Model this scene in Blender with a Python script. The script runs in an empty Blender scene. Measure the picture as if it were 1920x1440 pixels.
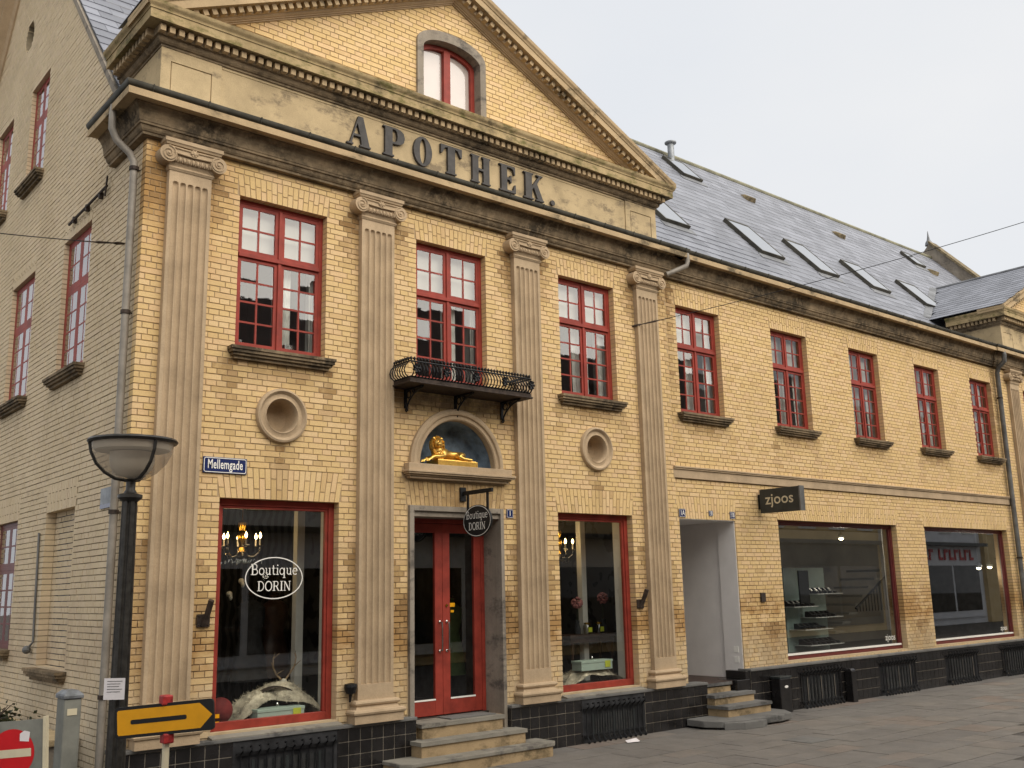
import bpy, math, random
from mathutils import Matrix, Vector
from mathutils.geometry import tessellate_polygon
random.seed(7)
rnd = random.random
PI = math.pi
sc = bpy.context.scene
COL = sc.collection

# ------------------------------------------------------------------ camera
CP = Vector((-7.6005, -10.1848, 2.0382))
RT = Vector((0.766365, -0.642031, -0.021917)); UP = Vector((-0.114062, -0.169567, 0.978896)); FW = Vector((0.632198, 0.747692, 0.203182))
cam = bpy.data.cameras.new('camera'); co = bpy.data.objects.new('camera', cam); COL.objects.link(co)
cam.sensor_width = 36.0; cam.lens = 36 * 1858.62 / 1920; cam.clip_end = 800; cam.clip_start = 0.05
co.matrix_world = Matrix(((RT.x, UP.x, -FW.x, CP.x), (RT.y, UP.y, -FW.y, CP.y), (RT.z, UP.z, -FW.z, CP.z), (0, 0, 0, 1)))
sc.camera = co
# ------------------------------------------------------------------ sky, sun, exposure
SUN_EL, SUN_AZ = 31.0, 10.0      # azimuth: degrees from straight in front of the facade towards +X
SUN_DIR = Vector((math.sin(math.radians(SUN_AZ)) * math.cos(math.radians(SUN_EL)), -math.cos(math.radians(SUN_AZ)) * math.cos(math.radians(SUN_EL)), math.sin(math.radians(SUN_EL))))
w = bpy.data.worlds.new('World'); sc.world = w; w.use_nodes = True
nt = w.node_tree; nt.nodes.clear()
out = nt.nodes.new('ShaderNodeOutputWorld')
sky = nt.nodes.new('ShaderNodeTexSky'); sky.sky_type = 'NISHITA'; sky.sun_disc = False
sky.sun_elevation = math.radians(SUN_EL); sky.sun_rotation = math.atan2(SUN_DIR.x, SUN_DIR.y)
sky.dust_density = 4.0; sky.air_density = 1.0
b1 = nt.nodes.new('ShaderNodeBackground'); b1.inputs[1].default_value = 0.05
nt.links.new(sky.outputs[0], b1.inputs[0])
tc = nt.nodes.new('ShaderNodeTexCoord'); mp = nt.nodes.new('ShaderNodeMapping'); mp.inputs['Scale'].default_value = (1, 1, 2.2)
nz = nt.nodes.new('ShaderNodeTexNoise'); nz.inputs['Scale'].default_value = 2.2; nz.inputs['Detail'].default_value = 5
cr = nt.nodes.new('ShaderNodeValToRGB')
cr.color_ramp.elements[0].position = 0.3; cr.color_ramp.elements[0].color = (0.875, 0.90, 0.94, 1)
cr.color_ramp.elements[1].position = 0.7; cr.color_ramp.elements[1].color = (0.95, 0.955, 0.965, 1)
b2 = nt.nodes.new('ShaderNodeBackground'); b2.inputs[1].default_value = 0.40
nt.links.new(tc.outputs['Generated'], mp.inputs[0]); nt.links.new(mp.outputs[0], nz.inputs['Vector']); nt.links.new(nz.outputs[0], cr.inputs[0]); nt.links.new(cr.outputs[0], b2.inputs[0])
mx = nt.nodes.new('ShaderNodeMixShader'); mx.inputs[0].default_value = 0.93
nt.links.new(b1.outputs[0], mx.inputs[1]); nt.links.new(b2.outputs[0], mx.inputs[2]); nt.links.new(mx.outputs[0], out.inputs[0])
sun = bpy.data.lights.new('sun', 'SUN'); sun.energy = 2.0; sun.angle = math.radians(85); sun.color = (1.0, 0.93, 0.82)
so = bpy.data.objects.new('sun', sun); COL.objects.link(so); so.rotation_euler = (-SUN_DIR).to_track_quat('-Z', 'Y').to_euler()
vs = sc.view_settings; vs.view_transform = 'Standard'; vs.look = 'None'; vs.gamma = 1.0; vs.exposure = 1.26
vs.use_curve_mapping = False
sc.cycles.max_bounces = 8; sc.cycles.transparent_max_bounces = 12; sc.cycles.sample_clamp_indirect = 6.0
sc.cycles.use_denoising = True

# ------------------------------------------------------------------ materials
MATS = {}
def rgb(r, g, b):
    f = lambda c: (c / 255 / 12.92) if c / 255 <= 0.04045 else ((c / 255 + 0.055) / 1.055) ** 2.4
    return (f(r), f(g), f(b), 1)
class NT:
    def __init__(s, name):
        s.m = bpy.data.materials.new(name); s.m.use_nodes = True; s.t = s.m.node_tree; s.t.nodes.clear()
        s.out = s.n('ShaderNodeOutputMaterial'); MATS[name] = s.m
        s.pos = s.n('ShaderNodeNewGeometry').outputs['Position']
    def n(s, ty, **kw):
        x = s.t.nodes.new(ty)
        for k, v in kw.items(): setattr(x, k, v)
        return x
    def l(s, a, b): s.t.links.new(a, b)
    def noise(s, scale, detail=4, rough=0.6, stretch=None, dist=0.0):
        x = s.n('ShaderNodeTexNoise'); x.inputs['Scale'].default_value = scale; x.inputs['Detail'].default_value = detail
        x.inputs['Roughness'].default_value = rough; x.inputs['Distortion'].default_value = dist
        v = s.pos
        if stretch:
            m = s.n('ShaderNodeMapping'); m.inputs['Scale'].default_value = stretch; s.l(v, m.inputs[0]); v = m.outputs[0]
        s.l(v, x.inputs['Vector']); return x.outputs[0]
    def ramp(s, v, *els, interp='LINEAR'):
        r = s.n('ShaderNodeValToRGB'); r.color_ramp.interpolation = interp
        e = r.color_ramp.elements
        while len(e) < len(els): e.new(0.5)
        for i, (p, c) in enumerate(els):
            e[i].position = p; e[i].color = c if len(c) == 4 else (*c, 1)
        s.l(v, r.inputs[0]); return r.outputs[0]
    def mask(s, v, a, b):
        r = s.n('ShaderNodeMapRange'); r.inputs[1].default_value = a; r.inputs[2].default_value = b; r.clamp = True
        s.l(v, r.inputs[0]); return r.outputs[0]
    def math(s, op, a, b=None):
        x = s.n('ShaderNodeMath', operation=op)
        for i, v in enumerate((a, b)):
            if v is None: continue
            if isinstance(v, (int, float)): x.inputs[i].default_value = v
            else: s.l(v, x.inputs[i])
        return x.outputs[0]
    def mix(s, f, a, b, mode='MIX'):
        x = s.n('ShaderNodeMix', data_type='RGBA', blend_type=mode)
        for sock, v in ((x.inputs[0], f), (x.inputs[6], a), (x.inputs[7], b)):
            if isinstance(v, (int, float)): sock.default_value = v
            elif isinstance(v, tuple): sock.default_value = v if len(v) == 4 else (*v, 1)
            else: s.l(v, sock)
        return x.outputs[2]
    def z(s):
        x = s.n('ShaderNodeSeparateXYZ'); s.l(s.pos, x.inputs[0]); return x.outputs
    def finish(s, color, rough=0.8, metal=0.0, bump=None, bump_d=0.003, spec=0.4, coat=0.0):
        p = s.n('ShaderNodeBsdfPrincipled')
        for k, v in (('Base Color', color), ('Roughness', rough), ('Metallic', metal), ('Specular IOR Level', spec), ('Coat Weight', coat)):
            if isinstance(v, (int, float)): p.inputs[k].default_value = v
            elif isinstance(v, tuple): p.inputs[k].default_value = v
            else: s.l(v, p.inputs[k])
        if bump is not None:
            b = s.n('ShaderNodeBump'); b.inputs['Distance'].default_value = bump_d; b.inputs['Strength'].default_value = 0.8
            s.l(bump, b.inputs['Height']); s.l(b.outputs[0], p.inputs['Normal'])
        s.l(p.outputs[0], s.out.inputs[0]); return s.m
def plain(name, c, rough=0.6, metal=0.0, var=0.12, scale=6.0, bump=0.0, spec=0.4, coat=0.0):
    s = NT(name); v = s.noise(scale, 5)
    d = tuple(x * (1 - 2 * var) for x in c[:3]) + (1,); u = tuple(min(1, x * (1 + var)) for x in c[:3]) + (1,)
    col = s.ramp(v, (0.25, d), (0.75, u))
    return s.finish(col, rough, metal, s.noise(scale * 14, 4) if bump else None, bump or 0.001, spec, coat)
def glass(name, ior, tint=(0.93, 0.96, 0.95, 1), wav=0.0):
    s = NT(name); R0 = ((ior - 1) / (ior + 1)) ** 2      # thin sheet: the same reflectance from either side
    ge = s.n('ShaderNodeNewGeometry'); dt = s.n('ShaderNodeVectorMath', operation='DOT_PRODUCT'); s.l(ge.outputs['Normal'], dt.inputs[0]); s.l(ge.outputs['Incoming'], dt.inputs[1])
    fac = s.math('ADD', s.math('MULTIPLY', s.math('POWER', s.math('SUBTRACT', 1.0, s.math('ABSOLUTE', dt.outputs['Value'])), 5.0), 1 - R0), R0)
    t = s.n('ShaderNodeBsdfTransparent'); t.inputs[0].default_value = tint
    g = s.n('ShaderNodeBsdfGlossy'); g.inputs['Roughness'].default_value = 0.01
    if wav:
        b = s.n('ShaderNodeBump'); b.inputs['Distance'].default_value = wav; b.inputs['Strength'].default_value = 0.5
        s.l(s.noise(5.0, 2), b.inputs['Height']); s.l(b.outputs[0], g.inputs['Normal'])
    m = s.n('ShaderNodeMixShader'); s.l(fac, m.inputs[0]); s.l(t.outputs[0], m.inputs[1]); s.l(g.outputs[0], m.inputs[2])
    s.l(m.outputs[0], s.out.inputs[0]); return s.m
def emit(name, c, st):
    s = NT(name); e = s.n('ShaderNodeEmission'); e.inputs[0].default_value = c; e.inputs[1].default_value = st; s.l(e.outputs[0], s.out.inputs[0]); return s.m
def brickmat(name, src, grey=0.0):
    s = NT(name)
    if src == 'obj':
        oi = s.n('ShaderNodeObjectInfo'); tone = oi.outputs['Random']; sp = s.n('ShaderNodeSeparateColor'); s.l(oi.outputs['Color'], sp.inputs[0]); stain = sp.outputs[0]
    else:
        a = s.n('ShaderNodeAttribute'); a.attribute_name = 'tone'; tone = a.outputs['Fac']; a2 = s.n('ShaderNodeAttribute'); a2.attribute_name = 'stain'; stain = a2.outputs['Fac']
    tone = s.math('ADD', s.math('MULTIPLY', tone, 0.75), s.math('MULTIPLY', s.mask(s.noise(0.9, 3), 0.3, 0.7), 0.25))
    base = s.ramp(tone, (0.0, (0.62, 0.425, 0.195)), (0.22, (0.665, 0.475, 0.235)), (0.45, (0.645, 0.46, 0.215)), (0.62, (0.69, 0.50, 0.27)), (0.8, (0.665, 0.465, 0.255)), (0.93, (0.56, 0.385, 0.175)), (1.0, (0.60, 0.375, 0.19)))
    fine = s.noise(55, 5, 0.7); base = s.mix(0.5, base, s.ramp(fine, (0.3, (0.80, 0.78, 0.74)), (0.65, (1.12, 1.12, 1.12))), 'MULTIPLY')
    o = s.z(); big = s.noise(0.55, 5, 0.62)
    # lime smears on the lowest metre, rusty band above it, old soot blotches
    low = s.math('MULTIPLY', s.mask(o[2], 1.45, 0.95), s.mask(s.noise(3.2, 5, 0.7), 0.36, 0.52))
    base = s.mix(s.math('MULTIPLY', low, 0.92), base, (0.52, 0.40, 0.245, 1))
    band = s.math('MULTIPLY', s.math('MULTIPLY', s.mask(o[2], 1.15, 1.4), s.mask(o[2], 2.2, 1.6)), s.mask(s.noise(1.5, 5, 0.65, (1, 1, 1.6)), 0.40, 0.54))
    base = s.mix(s.math('MULTIPLY', band, 0.85), base, (0.36, 0.195, 0.065, 1))
    soot = s.math('MULTIPLY', s.mask(big, 0.56, 0.75), s.mask(s.noise(6, 5, 0.7), 0.35, 0.65))
    base = s.mix(s.math('MULTIPLY', soot, 0.55), base, (0.27, 0.18, 0.085, 1))
    if not grey:   # ochre run below the corner of the cornice, soot under the balcony
        oc = s.math('MULTIPLY', s.math('MULTIPLY', s.mask(o[0], -2.9, -3.7), s.mask(o[2], 5.3, 6.3)), s.mask(s.noise(2.3, 5, 0.65, (1, 1, 0.5)), 0.30, 0.5))
        base = s.mix(s.math('MULTIPLY', oc, 0.8), base, (0.42, 0.215, 0.055, 1))
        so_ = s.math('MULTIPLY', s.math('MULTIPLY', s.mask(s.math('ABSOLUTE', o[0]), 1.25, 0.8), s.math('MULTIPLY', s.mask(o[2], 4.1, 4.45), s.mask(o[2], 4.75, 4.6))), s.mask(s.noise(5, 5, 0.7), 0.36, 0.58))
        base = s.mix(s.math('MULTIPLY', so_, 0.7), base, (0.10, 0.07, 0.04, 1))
        dr = s.math('MULTIPLY', s.math('MULTIPLY', s.mask(s.math('ABSOLUTE', o[0]), 0.95, 0.7), s.math('MULTIPLY', s.mask(o[2], 2.6, 3.0), s.mask(o[2], 3.5, 3.38))), s.mask(s.noise(4, 5, 0.7), 0.40, 0.55))
        base = s.mix(s.math('MULTIPLY', dr, 0.65), base, (0.33, 0.23, 0.12, 1))
    base = s.mix(s.math('MULTIPLY', stain, s.mask(s.noise(7, 5, 0.7, (1, 1, 0.45)), 0.2, 0.5)), base, (0.27, 0.16, 0.065, 1))
    if grey: base = s.mix(grey, base, s.ramp(s.noise(1.1, 5, 0.65), (0.3, (0.48, 0.415, 0.315)), (0.7, (0.68, 0.595, 0.455))))  # side-wall copy: weathered grime, plus its cool shade and light level as colour
    return s.finish(base, 0.88, 0, s.noise(80, 5, 0.7), 0.003, 0.25)
def stone(name, c, dark, soot=0.0, moss=False, streak=True, streak_f=0.5):
    s = NT(name); v = s.noise(2.2, 6, 0.65)
    col = s.ramp(v, (0.28, tuple(x * 0.74 for x in c[:3])), (0.55, c[:3]), (0.8, tuple(min(1, x * 1.16) for x in c[:3])))
    if streak:
        st = s.noise(9, 4, 0.6, (1.0, 1.0, 0.06)); col = s.mix(streak_f, col, s.ramp(st, (0.35, (0.72, 0.69, 0.65)), (0.6, (1.04, 1.04, 1.04))), 'MULTIPLY')
    col = s.mix(0.5, col, s.ramp(s.noise(70, 4, 0.7), (0.3, (0.72, 0.71, 0.69)), (0.6, (1, 1, 1))), 'MULTIPLY')
    if soot:
        m = s.math('MULTIPLY', s.mask(s.noise(1.7, 6, 0.7, (1, 1, 1.8)), 0.60 - 0.24 * soot, 0.62), s.mask(s.noise(11, 5, 0.7), 0.30, 0.52))
        col = s.mix(s.math('MULTIPLY', m, 0.88), col, dark)
    if moss:
        m = s.mask(s.noise(3.5, 6, 0.75, (1, 1, 2)), 0.50, 0.63); col = s.mix(s.math('MULTIPLY', m, 0.8), col, (0.105, 0.10, 0.028, 1))
    return s.finish(col, 0.9, 0, s.noise(60, 6, 0.7), 0.003, 0.2)
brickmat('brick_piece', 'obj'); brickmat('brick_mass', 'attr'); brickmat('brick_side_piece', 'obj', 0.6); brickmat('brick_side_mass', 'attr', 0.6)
def mortarmat():
    s = NT('mortar'); o = s.z(); c = s.ramp(s.noise(3, 5), (0.25, (0.35, 0.25, 0.145)), (0.75, (0.48, 0.355, 0.215)))
    low = s.math('MULTIPLY', s.mask(o[2], 1.45, 0.95), s.mask(s.noise(3.2, 5, 0.7), 0.36, 0.52)); c = s.mix(s.math('MULTIPLY', low, 0.9), c, (0.48, 0.37, 0.235, 1))
    band = s.math('MULTIPLY', s.math('MULTIPLY', s.mask(o[2], 1.1, 1.35), s.mask(o[2], 2.4, 1.8)), s.mask(s.noise(1.5, 5, 0.65, (1, 1, 1.6)), 0.38, 0.5)); c = s.mix(s.math('MULTIPLY', band, 0.9), c, (0.10, 0.058, 0.028, 1))
    s.finish(c, 0.95, 0, s.noise(42, 4), 0.002, 0.2)
mortarmat()
plain('mortar_side', (0.30, 0.245, 0.16), 0.95, var=0.25, scale=3, bump=0.002)  # side joints, colour toned for that wall's weaker light
stone('stone', (0.475, 0.356, 0.23), (0.20, 0.145, 0.09, 1), 0.0, streak_f=0.22)
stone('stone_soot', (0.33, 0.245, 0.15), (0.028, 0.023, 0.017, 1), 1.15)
stone('stone_corona', (0.46, 0.34, 0.20), (0.10, 0.08, 0.05, 1), 0.35, streak=False)
stone('stone_moss', (0.43, 0.325, 0.175), (0.08, 0.065, 0.04, 1), 0.4, moss=True)
stone('render_plaster', (0.50, 0.385, 0.225), (0.20, 0.155, 0.10, 1), 0.3, streak=False)
stone('grey_plaster', (0.30, 0.26, 0.21), (0.09, 0.08, 0.07, 1), 0.35)
stone('step_stone', (0.40, 0.29, 0.165), (0.12, 0.09, 0.05, 1), 0.5, streak=False)
stone('tread_stone', (0.255, 0.235, 0.195), (0.10, 0.09, 0.08, 1), 0.35, streak=False)
stone('granite', (0.17, 0.165, 0.155), (0.07, 0.068, 0.065, 1), 0.3, streak=False)
plain('red_paint', (0.29, 0.040, 0.025), 0.55, var=0.2, scale=5, spec=0.3)
plain('dark_red_paint', (0.135, 0.025, 0.022), 0.45, var=0.15, scale=9)
plain('zinc', (0.16, 0.158, 0.15), 0.55, 0.4, var=0.28, scale=4)
plain('zinc_old', (0.085, 0.078, 0.06), 0.6, 0.25, var=0.4, scale=3)
plain('pipe_grey', (0.27, 0.24, 0.20), 0.55, 0.1, var=0.2, scale=5)
plain('black_iron', (0.012, 0.012, 0.013), 0.5, 0.3, var=0.3, scale=20)
plain('lamp_iron', (0.05, 0.046, 0.04), 0.40, 0.35, var=0.3, scale=20)
plain('rust_iron', (0.05, 0.033, 0.024), 0.65, 0.2, var=0.4, scale=15)
plain('black_tile', (0.017, 0.0155, 0.0155), 0.22, var=0.35, scale=5, spec=0.5)
plain('tile_grout', (0.34, 0.30, 0.24), 0.9, var=0.3, scale=5)
plain('gold', (0.86, 0.53, 0.13), 0.3, 0.85, var=0.15, scale=25)
plain('niche_blue', (0.20, 0.265, 0.33), 0.85, var=0.38, scale=5, bump=0.002)
plain('letter_grey', (0.05, 0.044, 0.04), 0.6, var=0.3, scale=9)
plain('white_paint', (0.62, 0.60, 0.54), 0.6, var=0.06)
plain('grey_white_paint', (0.74, 0.71, 0.68), 0.6, var=0.06, scale=2)
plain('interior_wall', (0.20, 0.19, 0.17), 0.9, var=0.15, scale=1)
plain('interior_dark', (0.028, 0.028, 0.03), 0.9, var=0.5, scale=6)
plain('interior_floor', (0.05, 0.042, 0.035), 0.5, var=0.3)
plain('blind_cloth', (0.46, 0.43, 0.38), 0.9, var=0.06, scale=2)
plain('pink_blind', (0.62, 0.50, 0.46), 0.9, var=0.05, scale=2)
plain('curtain_cloth', (0.74, 0.72, 0.66), 0.9, var=0.1, scale=3)
plain('sign_blue', (0.012, 0.022, 0.10), 0.25, var=0.15, scale=14, coat=0.4)
plain('enamel_white', (0.84, 0.82, 0.76), 0.3, var=0.05)
plain('sign_black', (0.008, 0.008, 0.008), 0.6, var=0.2)
plain('sign_charcoal', (0.028, 0.033, 0.033), 0.4, var=0.2)
plain('sign_yellow', (0.72, 0.33, 0.003), 0.4, var=0.06, scale=10)
plain('sign_red', (0.52, 0.006, 0.010), 0.35, var=0.08)
plain('clip_red', (0.40, 0.03, 0.028), 0.5, var=0.3, scale=30)
plain('sign_cream', (0.60, 0.53, 0.37), 0.5, var=0.08)
plain('alu', (0.36, 0.35, 0.32), 0.35, 0.6, var=0.12, scale=8)
plain('cabinet_grey', (0.205, 0.205, 0.175), 0.6, var=0.2, scale=4)
plain('galvanised', (0.27, 0.285, 0.30), 0.5, 0.5, var=0.35, scale=5)
plain('paper', (0.72, 0.68, 0.68), 0.8, var=0.05)
plain('frosted_lamp', (0.80, 0.74, 0.64), 0.5, var=0.05)
plain('fur', (0.60, 0.52, 0.38), 0.95, var=0.5, scale=6)
plain('antler', (0.30, 0.20, 0.10), 0.6, var=0.4, scale=18)
plain('bone', (0.55, 0.50, 0.40), 0.7, var=0.2)
plain('mint_box', (0.38, 0.46, 0.38), 0.5, var=0.06)
plain('lime_tag', (0.52, 0.56, 0.05), 0.5)
plain('dark_wood', (0.045, 0.022, 0.014), 0.45, var=0.35, scale=8)
plain('pink_flower', (0.40, 0.16, 0.15), 0.9, var=0.35, scale=30)
plain('green_cloth', (0.10, 0.15, 0.05), 0.9, var=0.2)
plain('red_cloth', (0.20, 0.02, 0.018), 0.8, var=0.3)
plain('chrome', (0.62, 0.61, 0.58), 0.18, 1.0, var=0.05)
plain('brass', (0.62, 0.38, 0.08), 0.25, 1.0, var=0.1)
plain('shoe_dark', (0.03, 0.025, 0.022), 0.4, var=0.5, scale=12)
plain('shelf_green', (0.30, 0.38, 0.345), 0.4, var=0.06)
plain('bush_leaf', (0.035, 0.045, 0.018), 0.7, var=0.5, scale=15)
plain('bark', (0.06, 0.042, 0.03), 0.9, var=0.4, scale=12)
plain('opp_yellow', (0.66, 0.50, 0.26), 0.9, var=0.1, scale=1)
plain('opp_grey', (0.74, 0.75, 0.77), 0.8, var=0.06, scale=1)
plain('opp_red', (0.20, 0.07, 0.045), 0.9, var=0.2, scale=2)
plain('opp_white', (0.78, 0.76, 0.70), 0.9, var=0.08, scale=1)
plain('tile_roof', (0.085, 0.05, 0.04), 0.85, var=0.3, scale=2)
plain('lead', (0.20, 0.205, 0.215), 0.6, 0.2, var=0.25, scale=3)
plain('lead_lichen', (0.21, 0.20, 0.135), 0.7, 0.1, var=0.3, scale=3)
plain('lichen_stone', (0.20, 0.155, 0.085), 0.9, var=0.5, scale=5)
glass('pane_glass', 2.1, wav=0.0006); glass('shop_glass', 2.0); glass('pane_glass_side', 4.5, wav=0.0006);  glass('opp_glass', 1.9, (0.1, 0.1, 0.1, 1)); glass('sky_glass', 30.0, (0.25, 0.27, 0.28, 1))
glass('crystal', 1.9, (0.8, 0.78, 0.72, 1))
def milky():
    s = NT('lamp_bowl_glass'); t = s.n('ShaderNodeBsdfTransparent'); t.inputs[0].default_value = (0.9, 0.87, 0.82, 1); d = s.n('ShaderNodeBsdfTranslucent'); d.inputs[0].default_value = (0.75, 0.70, 0.62, 1); e = s.n('ShaderNodeBsdfDiffuse'); e.inputs[0].default_value = (0.66, 0.61, 0.54, 1)
    a = s.n('ShaderNodeAddShader'); m = s.n('ShaderNodeMixShader'); m.inputs[0].default_value = 0.30; m2 = s.n('ShaderNodeMixShader'); m2.inputs[0].default_value = 0.5; g = s.n('ShaderNodeBsdfGlossy'); g.inputs['Roughness'].default_value = 0.03; m3 = s.n('ShaderNodeMixShader'); m3.inputs[0].default_value = 0.06
    s.l(d.outputs[0], m2.inputs[1]); s.l(e.outputs[0], m2.inputs[2]); s.l(t.outputs[0], m.inputs[1]); s.l(m2.outputs[0], m.inputs[2]); s.l(m.outputs[0], m3.inputs[1]); s.l(g.outputs[0], m3.inputs[2]); s.l(m3.outputs[0], s.out.inputs[0])
milky()
emit('flame', (1.0, 0.62, 0.22, 1), 14.0); emit('spot_bulb', (1.0, 0.86, 0.55, 1), 7.0)
def slatemat(name, src):
    s = NT(name)
    if src == 'obj': tone = s.n('ShaderNodeObjectInfo').outputs['Random']
    else:
        a = s.n('ShaderNodeAttribute'); a.attribute_name = 'tone'; tone = a.outputs['Fac']
    c = s.ramp(tone, (0, (0.15, 0.155, 0.178)), (0.5, (0.195, 0.203, 0.232)), (1, (0.235, 0.244, 0.28)))
    c = s.mix(0.5, c, s.ramp(s.noise(2.0, 6, 0.7), (0.3, (0.6, 0.6, 0.6)), (0.7, (1.15, 1.15, 1.15))), 'MULTIPLY')
    return s.finish(c, 0.42, 0, s.noise(40, 4), 0.002, 0.5)
slatemat('slate_piece', 'obj'); slatemat('slate_mass', 'attr')
def pavemat(name):
    s = NT(name); tone = s.n('ShaderNodeObjectInfo').outputs['Random']
    c = s.ramp(tone, (0, (0.145, 0.133, 0.12)), (0.3, (0.168, 0.154, 0.138)), (0.6, (0.158, 0.145, 0.13)), (0.85, (0.18, 0.163, 0.142)), (1, (0.185, 0.145, 0.118)))
    c = s.mix(0.7, c, s.ramp(s.noise(1.8, 6, 0.72), (0.3, (0.76, 0.76, 0.76)), (0.6, (1.12, 1.12, 1.13))), 'MULTIPLY')
    c = s.mix(0.6, c, s.ramp(s.noise(130, 4, 0.8), (0.35, (0.6, 0.6, 0.6)), (0.6, (1.1, 1.1, 1.1))), 'MULTIPLY')
    return s.finish(c, s.ramp(s.noise(2.5, 4), (0.3, (0.5, 0.5, 0.5)), (0.7, (0.85, 0.85, 0.85))), 0, s.noise(120, 4), 0.002, 0.35)
pavemat('paving')
plain('ground_mat', (0.095, 0.085, 0.075), 0.9, var=0.25, scale=2, bump=0.003)
plain('asphalt', (0.05, 0.05, 0.05), 0.9, var=0.2, scale=4, bump=0.003)
def wallpaper():
    s = NT('damask'); v = s.n('ShaderNodeTexVoronoi'); v.inputs['Scale'].default_value = 5.5; s.l(s.pos, v.inputs['Vector'])
    wv = s.n('ShaderNodeTexWave'); wv.inputs['Scale'].default_value = 3.0; wv.inputs['Distortion'].default_value = 7; wv.inputs['Detail'].default_value = 2; s.l(s.pos, wv.inputs['Vector'])
    c = s.mix(s.mask(wv.outputs['Fac'], 0.45, 0.55), (0.012, 0.012, 0.014, 1), (0.06, 0.062, 0.066, 1)); s.finish(c, 0.6)
wallpaper()

# ------------------------------------------------------------------ mesh helpers
WM = {}
def link(o, parent=None):
    COL.objects.link(o)
    if parent is not None:
        o.parent = parent; o.matrix_parent_inverse = WM.get(parent.name, Matrix()).inverted()
    return o
def tag(o, label=None, cat=None, group=None, kind=None):
    for k, v in (('label', label), ('category', cat), ('group', group), ('kind', kind)):
        if v: o[k] = v
    return o
def thing(name, loc, label, cat, group=None):
    o = bpy.data.objects.new(name, None); o.empty_display_size = 0.2; COL.objects.link(o); o.location = loc
    WM[o.name] = Matrix.Translation(loc); return tag(o, label, cat, group)
class MB:
    def __init__(s, xf=None): s.v = []; s.f = []; s.t = []; s.xf = xf; s.st = []
    def add(s, vs, fs, tone=None):
        n = len(s.v)
        if s.xf: vs = [s.xf(*p) for p in vs]
        s.v += [tuple(p) for p in vs]; s.f += [tuple(n + i for i in f) for f in fs]
        if tone is not None: s.t += [tone] * len(vs)
        return s
    def box(s, x0, x1, y0, y1, z0, z1, tone=None):
        return s.add([(x0, y0, z0), (x1, y0, z0), (x1, y1, z0), (x0, y1, z0), (x0, y0, z1), (x1, y0, z1), (x1, y1, z1), (x0, y1, z1)],
                     [(0, 3, 2, 1), (4, 5, 6, 7), (0, 1, 5, 4), (1, 2, 6, 5), (2, 3, 7, 6), (3, 0, 4, 7)], tone)
    def hexa(s, a, b, tone=None):       # a: 4 pts bottom loop, b: 4 pts top loop
        return s.add(list(a) + list(b), [(0, 3, 2, 1), (4, 5, 6, 7), (0, 1, 5, 4), (1, 2, 6, 5), (2, 3, 7, 6), (3, 0, 4, 7)], tone)
    def quad(s, *p): return s.add(p, [tuple(range(len(p)))])
    def loops(s, rings, cap0=True, cap1=True, closed=True):
        n = len(rings[0]); vs = [p for r in rings for p in r]; fs = []
        for i in range(len(rings) - 1):
            for j in range(n if closed else n - 1):
                k = (j + 1) % n; fs.append((i * n + j, i * n + k, (i + 1) * n + k, (i + 1) * n + j))
        if cap0: fs.append(tuple(range(n - 1, -1, -1)))
        if cap1: fs.append(tuple((len(rings) - 1) * n + j for j in range(n)))
        return s.add(vs, fs)
    def lathe(s, prof, c, seg=24, axis='z', a0=0, a1=2 * PI, sx=1, sy=1, caps=True):
        full = abs(a1 - a0 - 2 * PI) < 1e-6; k = seg if full else seg + 1; rings = []
        for r, h in prof:
            ring = []
            for j in range(k):
                a = a0 + (a1 - a0) * j / seg; u, v = r * math.cos(a) * sx, r * math.sin(a) * sy
                ring.append((c[0] + u, c[1] + v, c[2] + h) if axis == 'z' else ((c[0] + u, c[1] + h, c[2] + v) if axis == 'y' else (c[0] + h, c[1] + u, c[2] + v)))
            rings.append(ring)
        return s.loops(rings, caps and prof[0][0] > 1e-6 and full, caps and prof[-1][0] > 1e-6 and full, full)
    def ball(s, c, rx, ry=None, rz=None, seg=10, ring=6):
        ry = ry or rx; rz = rz or rx; rings = []
        for i in range(ring + 1):
            t = -PI / 2 + PI * i / ring; q = max(math.cos(t), 1e-3)
            rings.append([(c[0] + rx * q * math.cos(2 * PI * j / seg), c[1] + ry * q * math.sin(2 * PI * j / seg), c[2] + rz * math.sin(t)) for j in range(seg)])
        return s.loops(rings)
    def tube(s, pts, r, seg=8, cap=True):
        pts = [Vector(p) for p in pts]; rings = []; rr = r if isinstance(r, (list, tuple)) else [r] * len(pts); prev = None
        for i, p in enumerate(pts):
            d = (pts[min(i + 1, len(pts) - 1)] - pts[max(i - 1, 0)]).normalized()
            if prev is None:
                ref = Vector((0, 0, 1)) if abs(d.z) < 0.9 else Vector((1, 0, 0)); a = d.cross(ref).normalized()
            else: a = (prev - d * prev.dot(d)).normalized()
            prev = a; b = d.cross(a)
            rings.append([tuple(p + (a * math.cos(2 * PI * j / seg) + b * math.sin(2 * PI * j / seg)) * rr[i]) for j in range(seg)])
        return s.loops(rings, cap, cap)
    def poly(s, loops, f0, f1):          # loops of 2D points, extruded between maps f0 and f1
        tris = tessellate_polygon([[Vector((p[0], p[1], 0)) for p in L] for L in loops])
        flat = [p for L in loops for p in L]; n = len(flat)
        vs = [f0(*p) for p in flat] + ([f1(*p) for p in flat] if f1 else []); fs = [tuple(t) for t in tris]
        if f1:
            fs += [tuple(n + i for i in reversed(t)) for t in tris]; k = 0
            for L in loops:
                m = len(L)
                for i in range(m): a, b = k + i, k + (i + 1) % m; fs.append((a, b, n + b, n + a))
                k += m
        return s.add(vs, fs)
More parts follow.
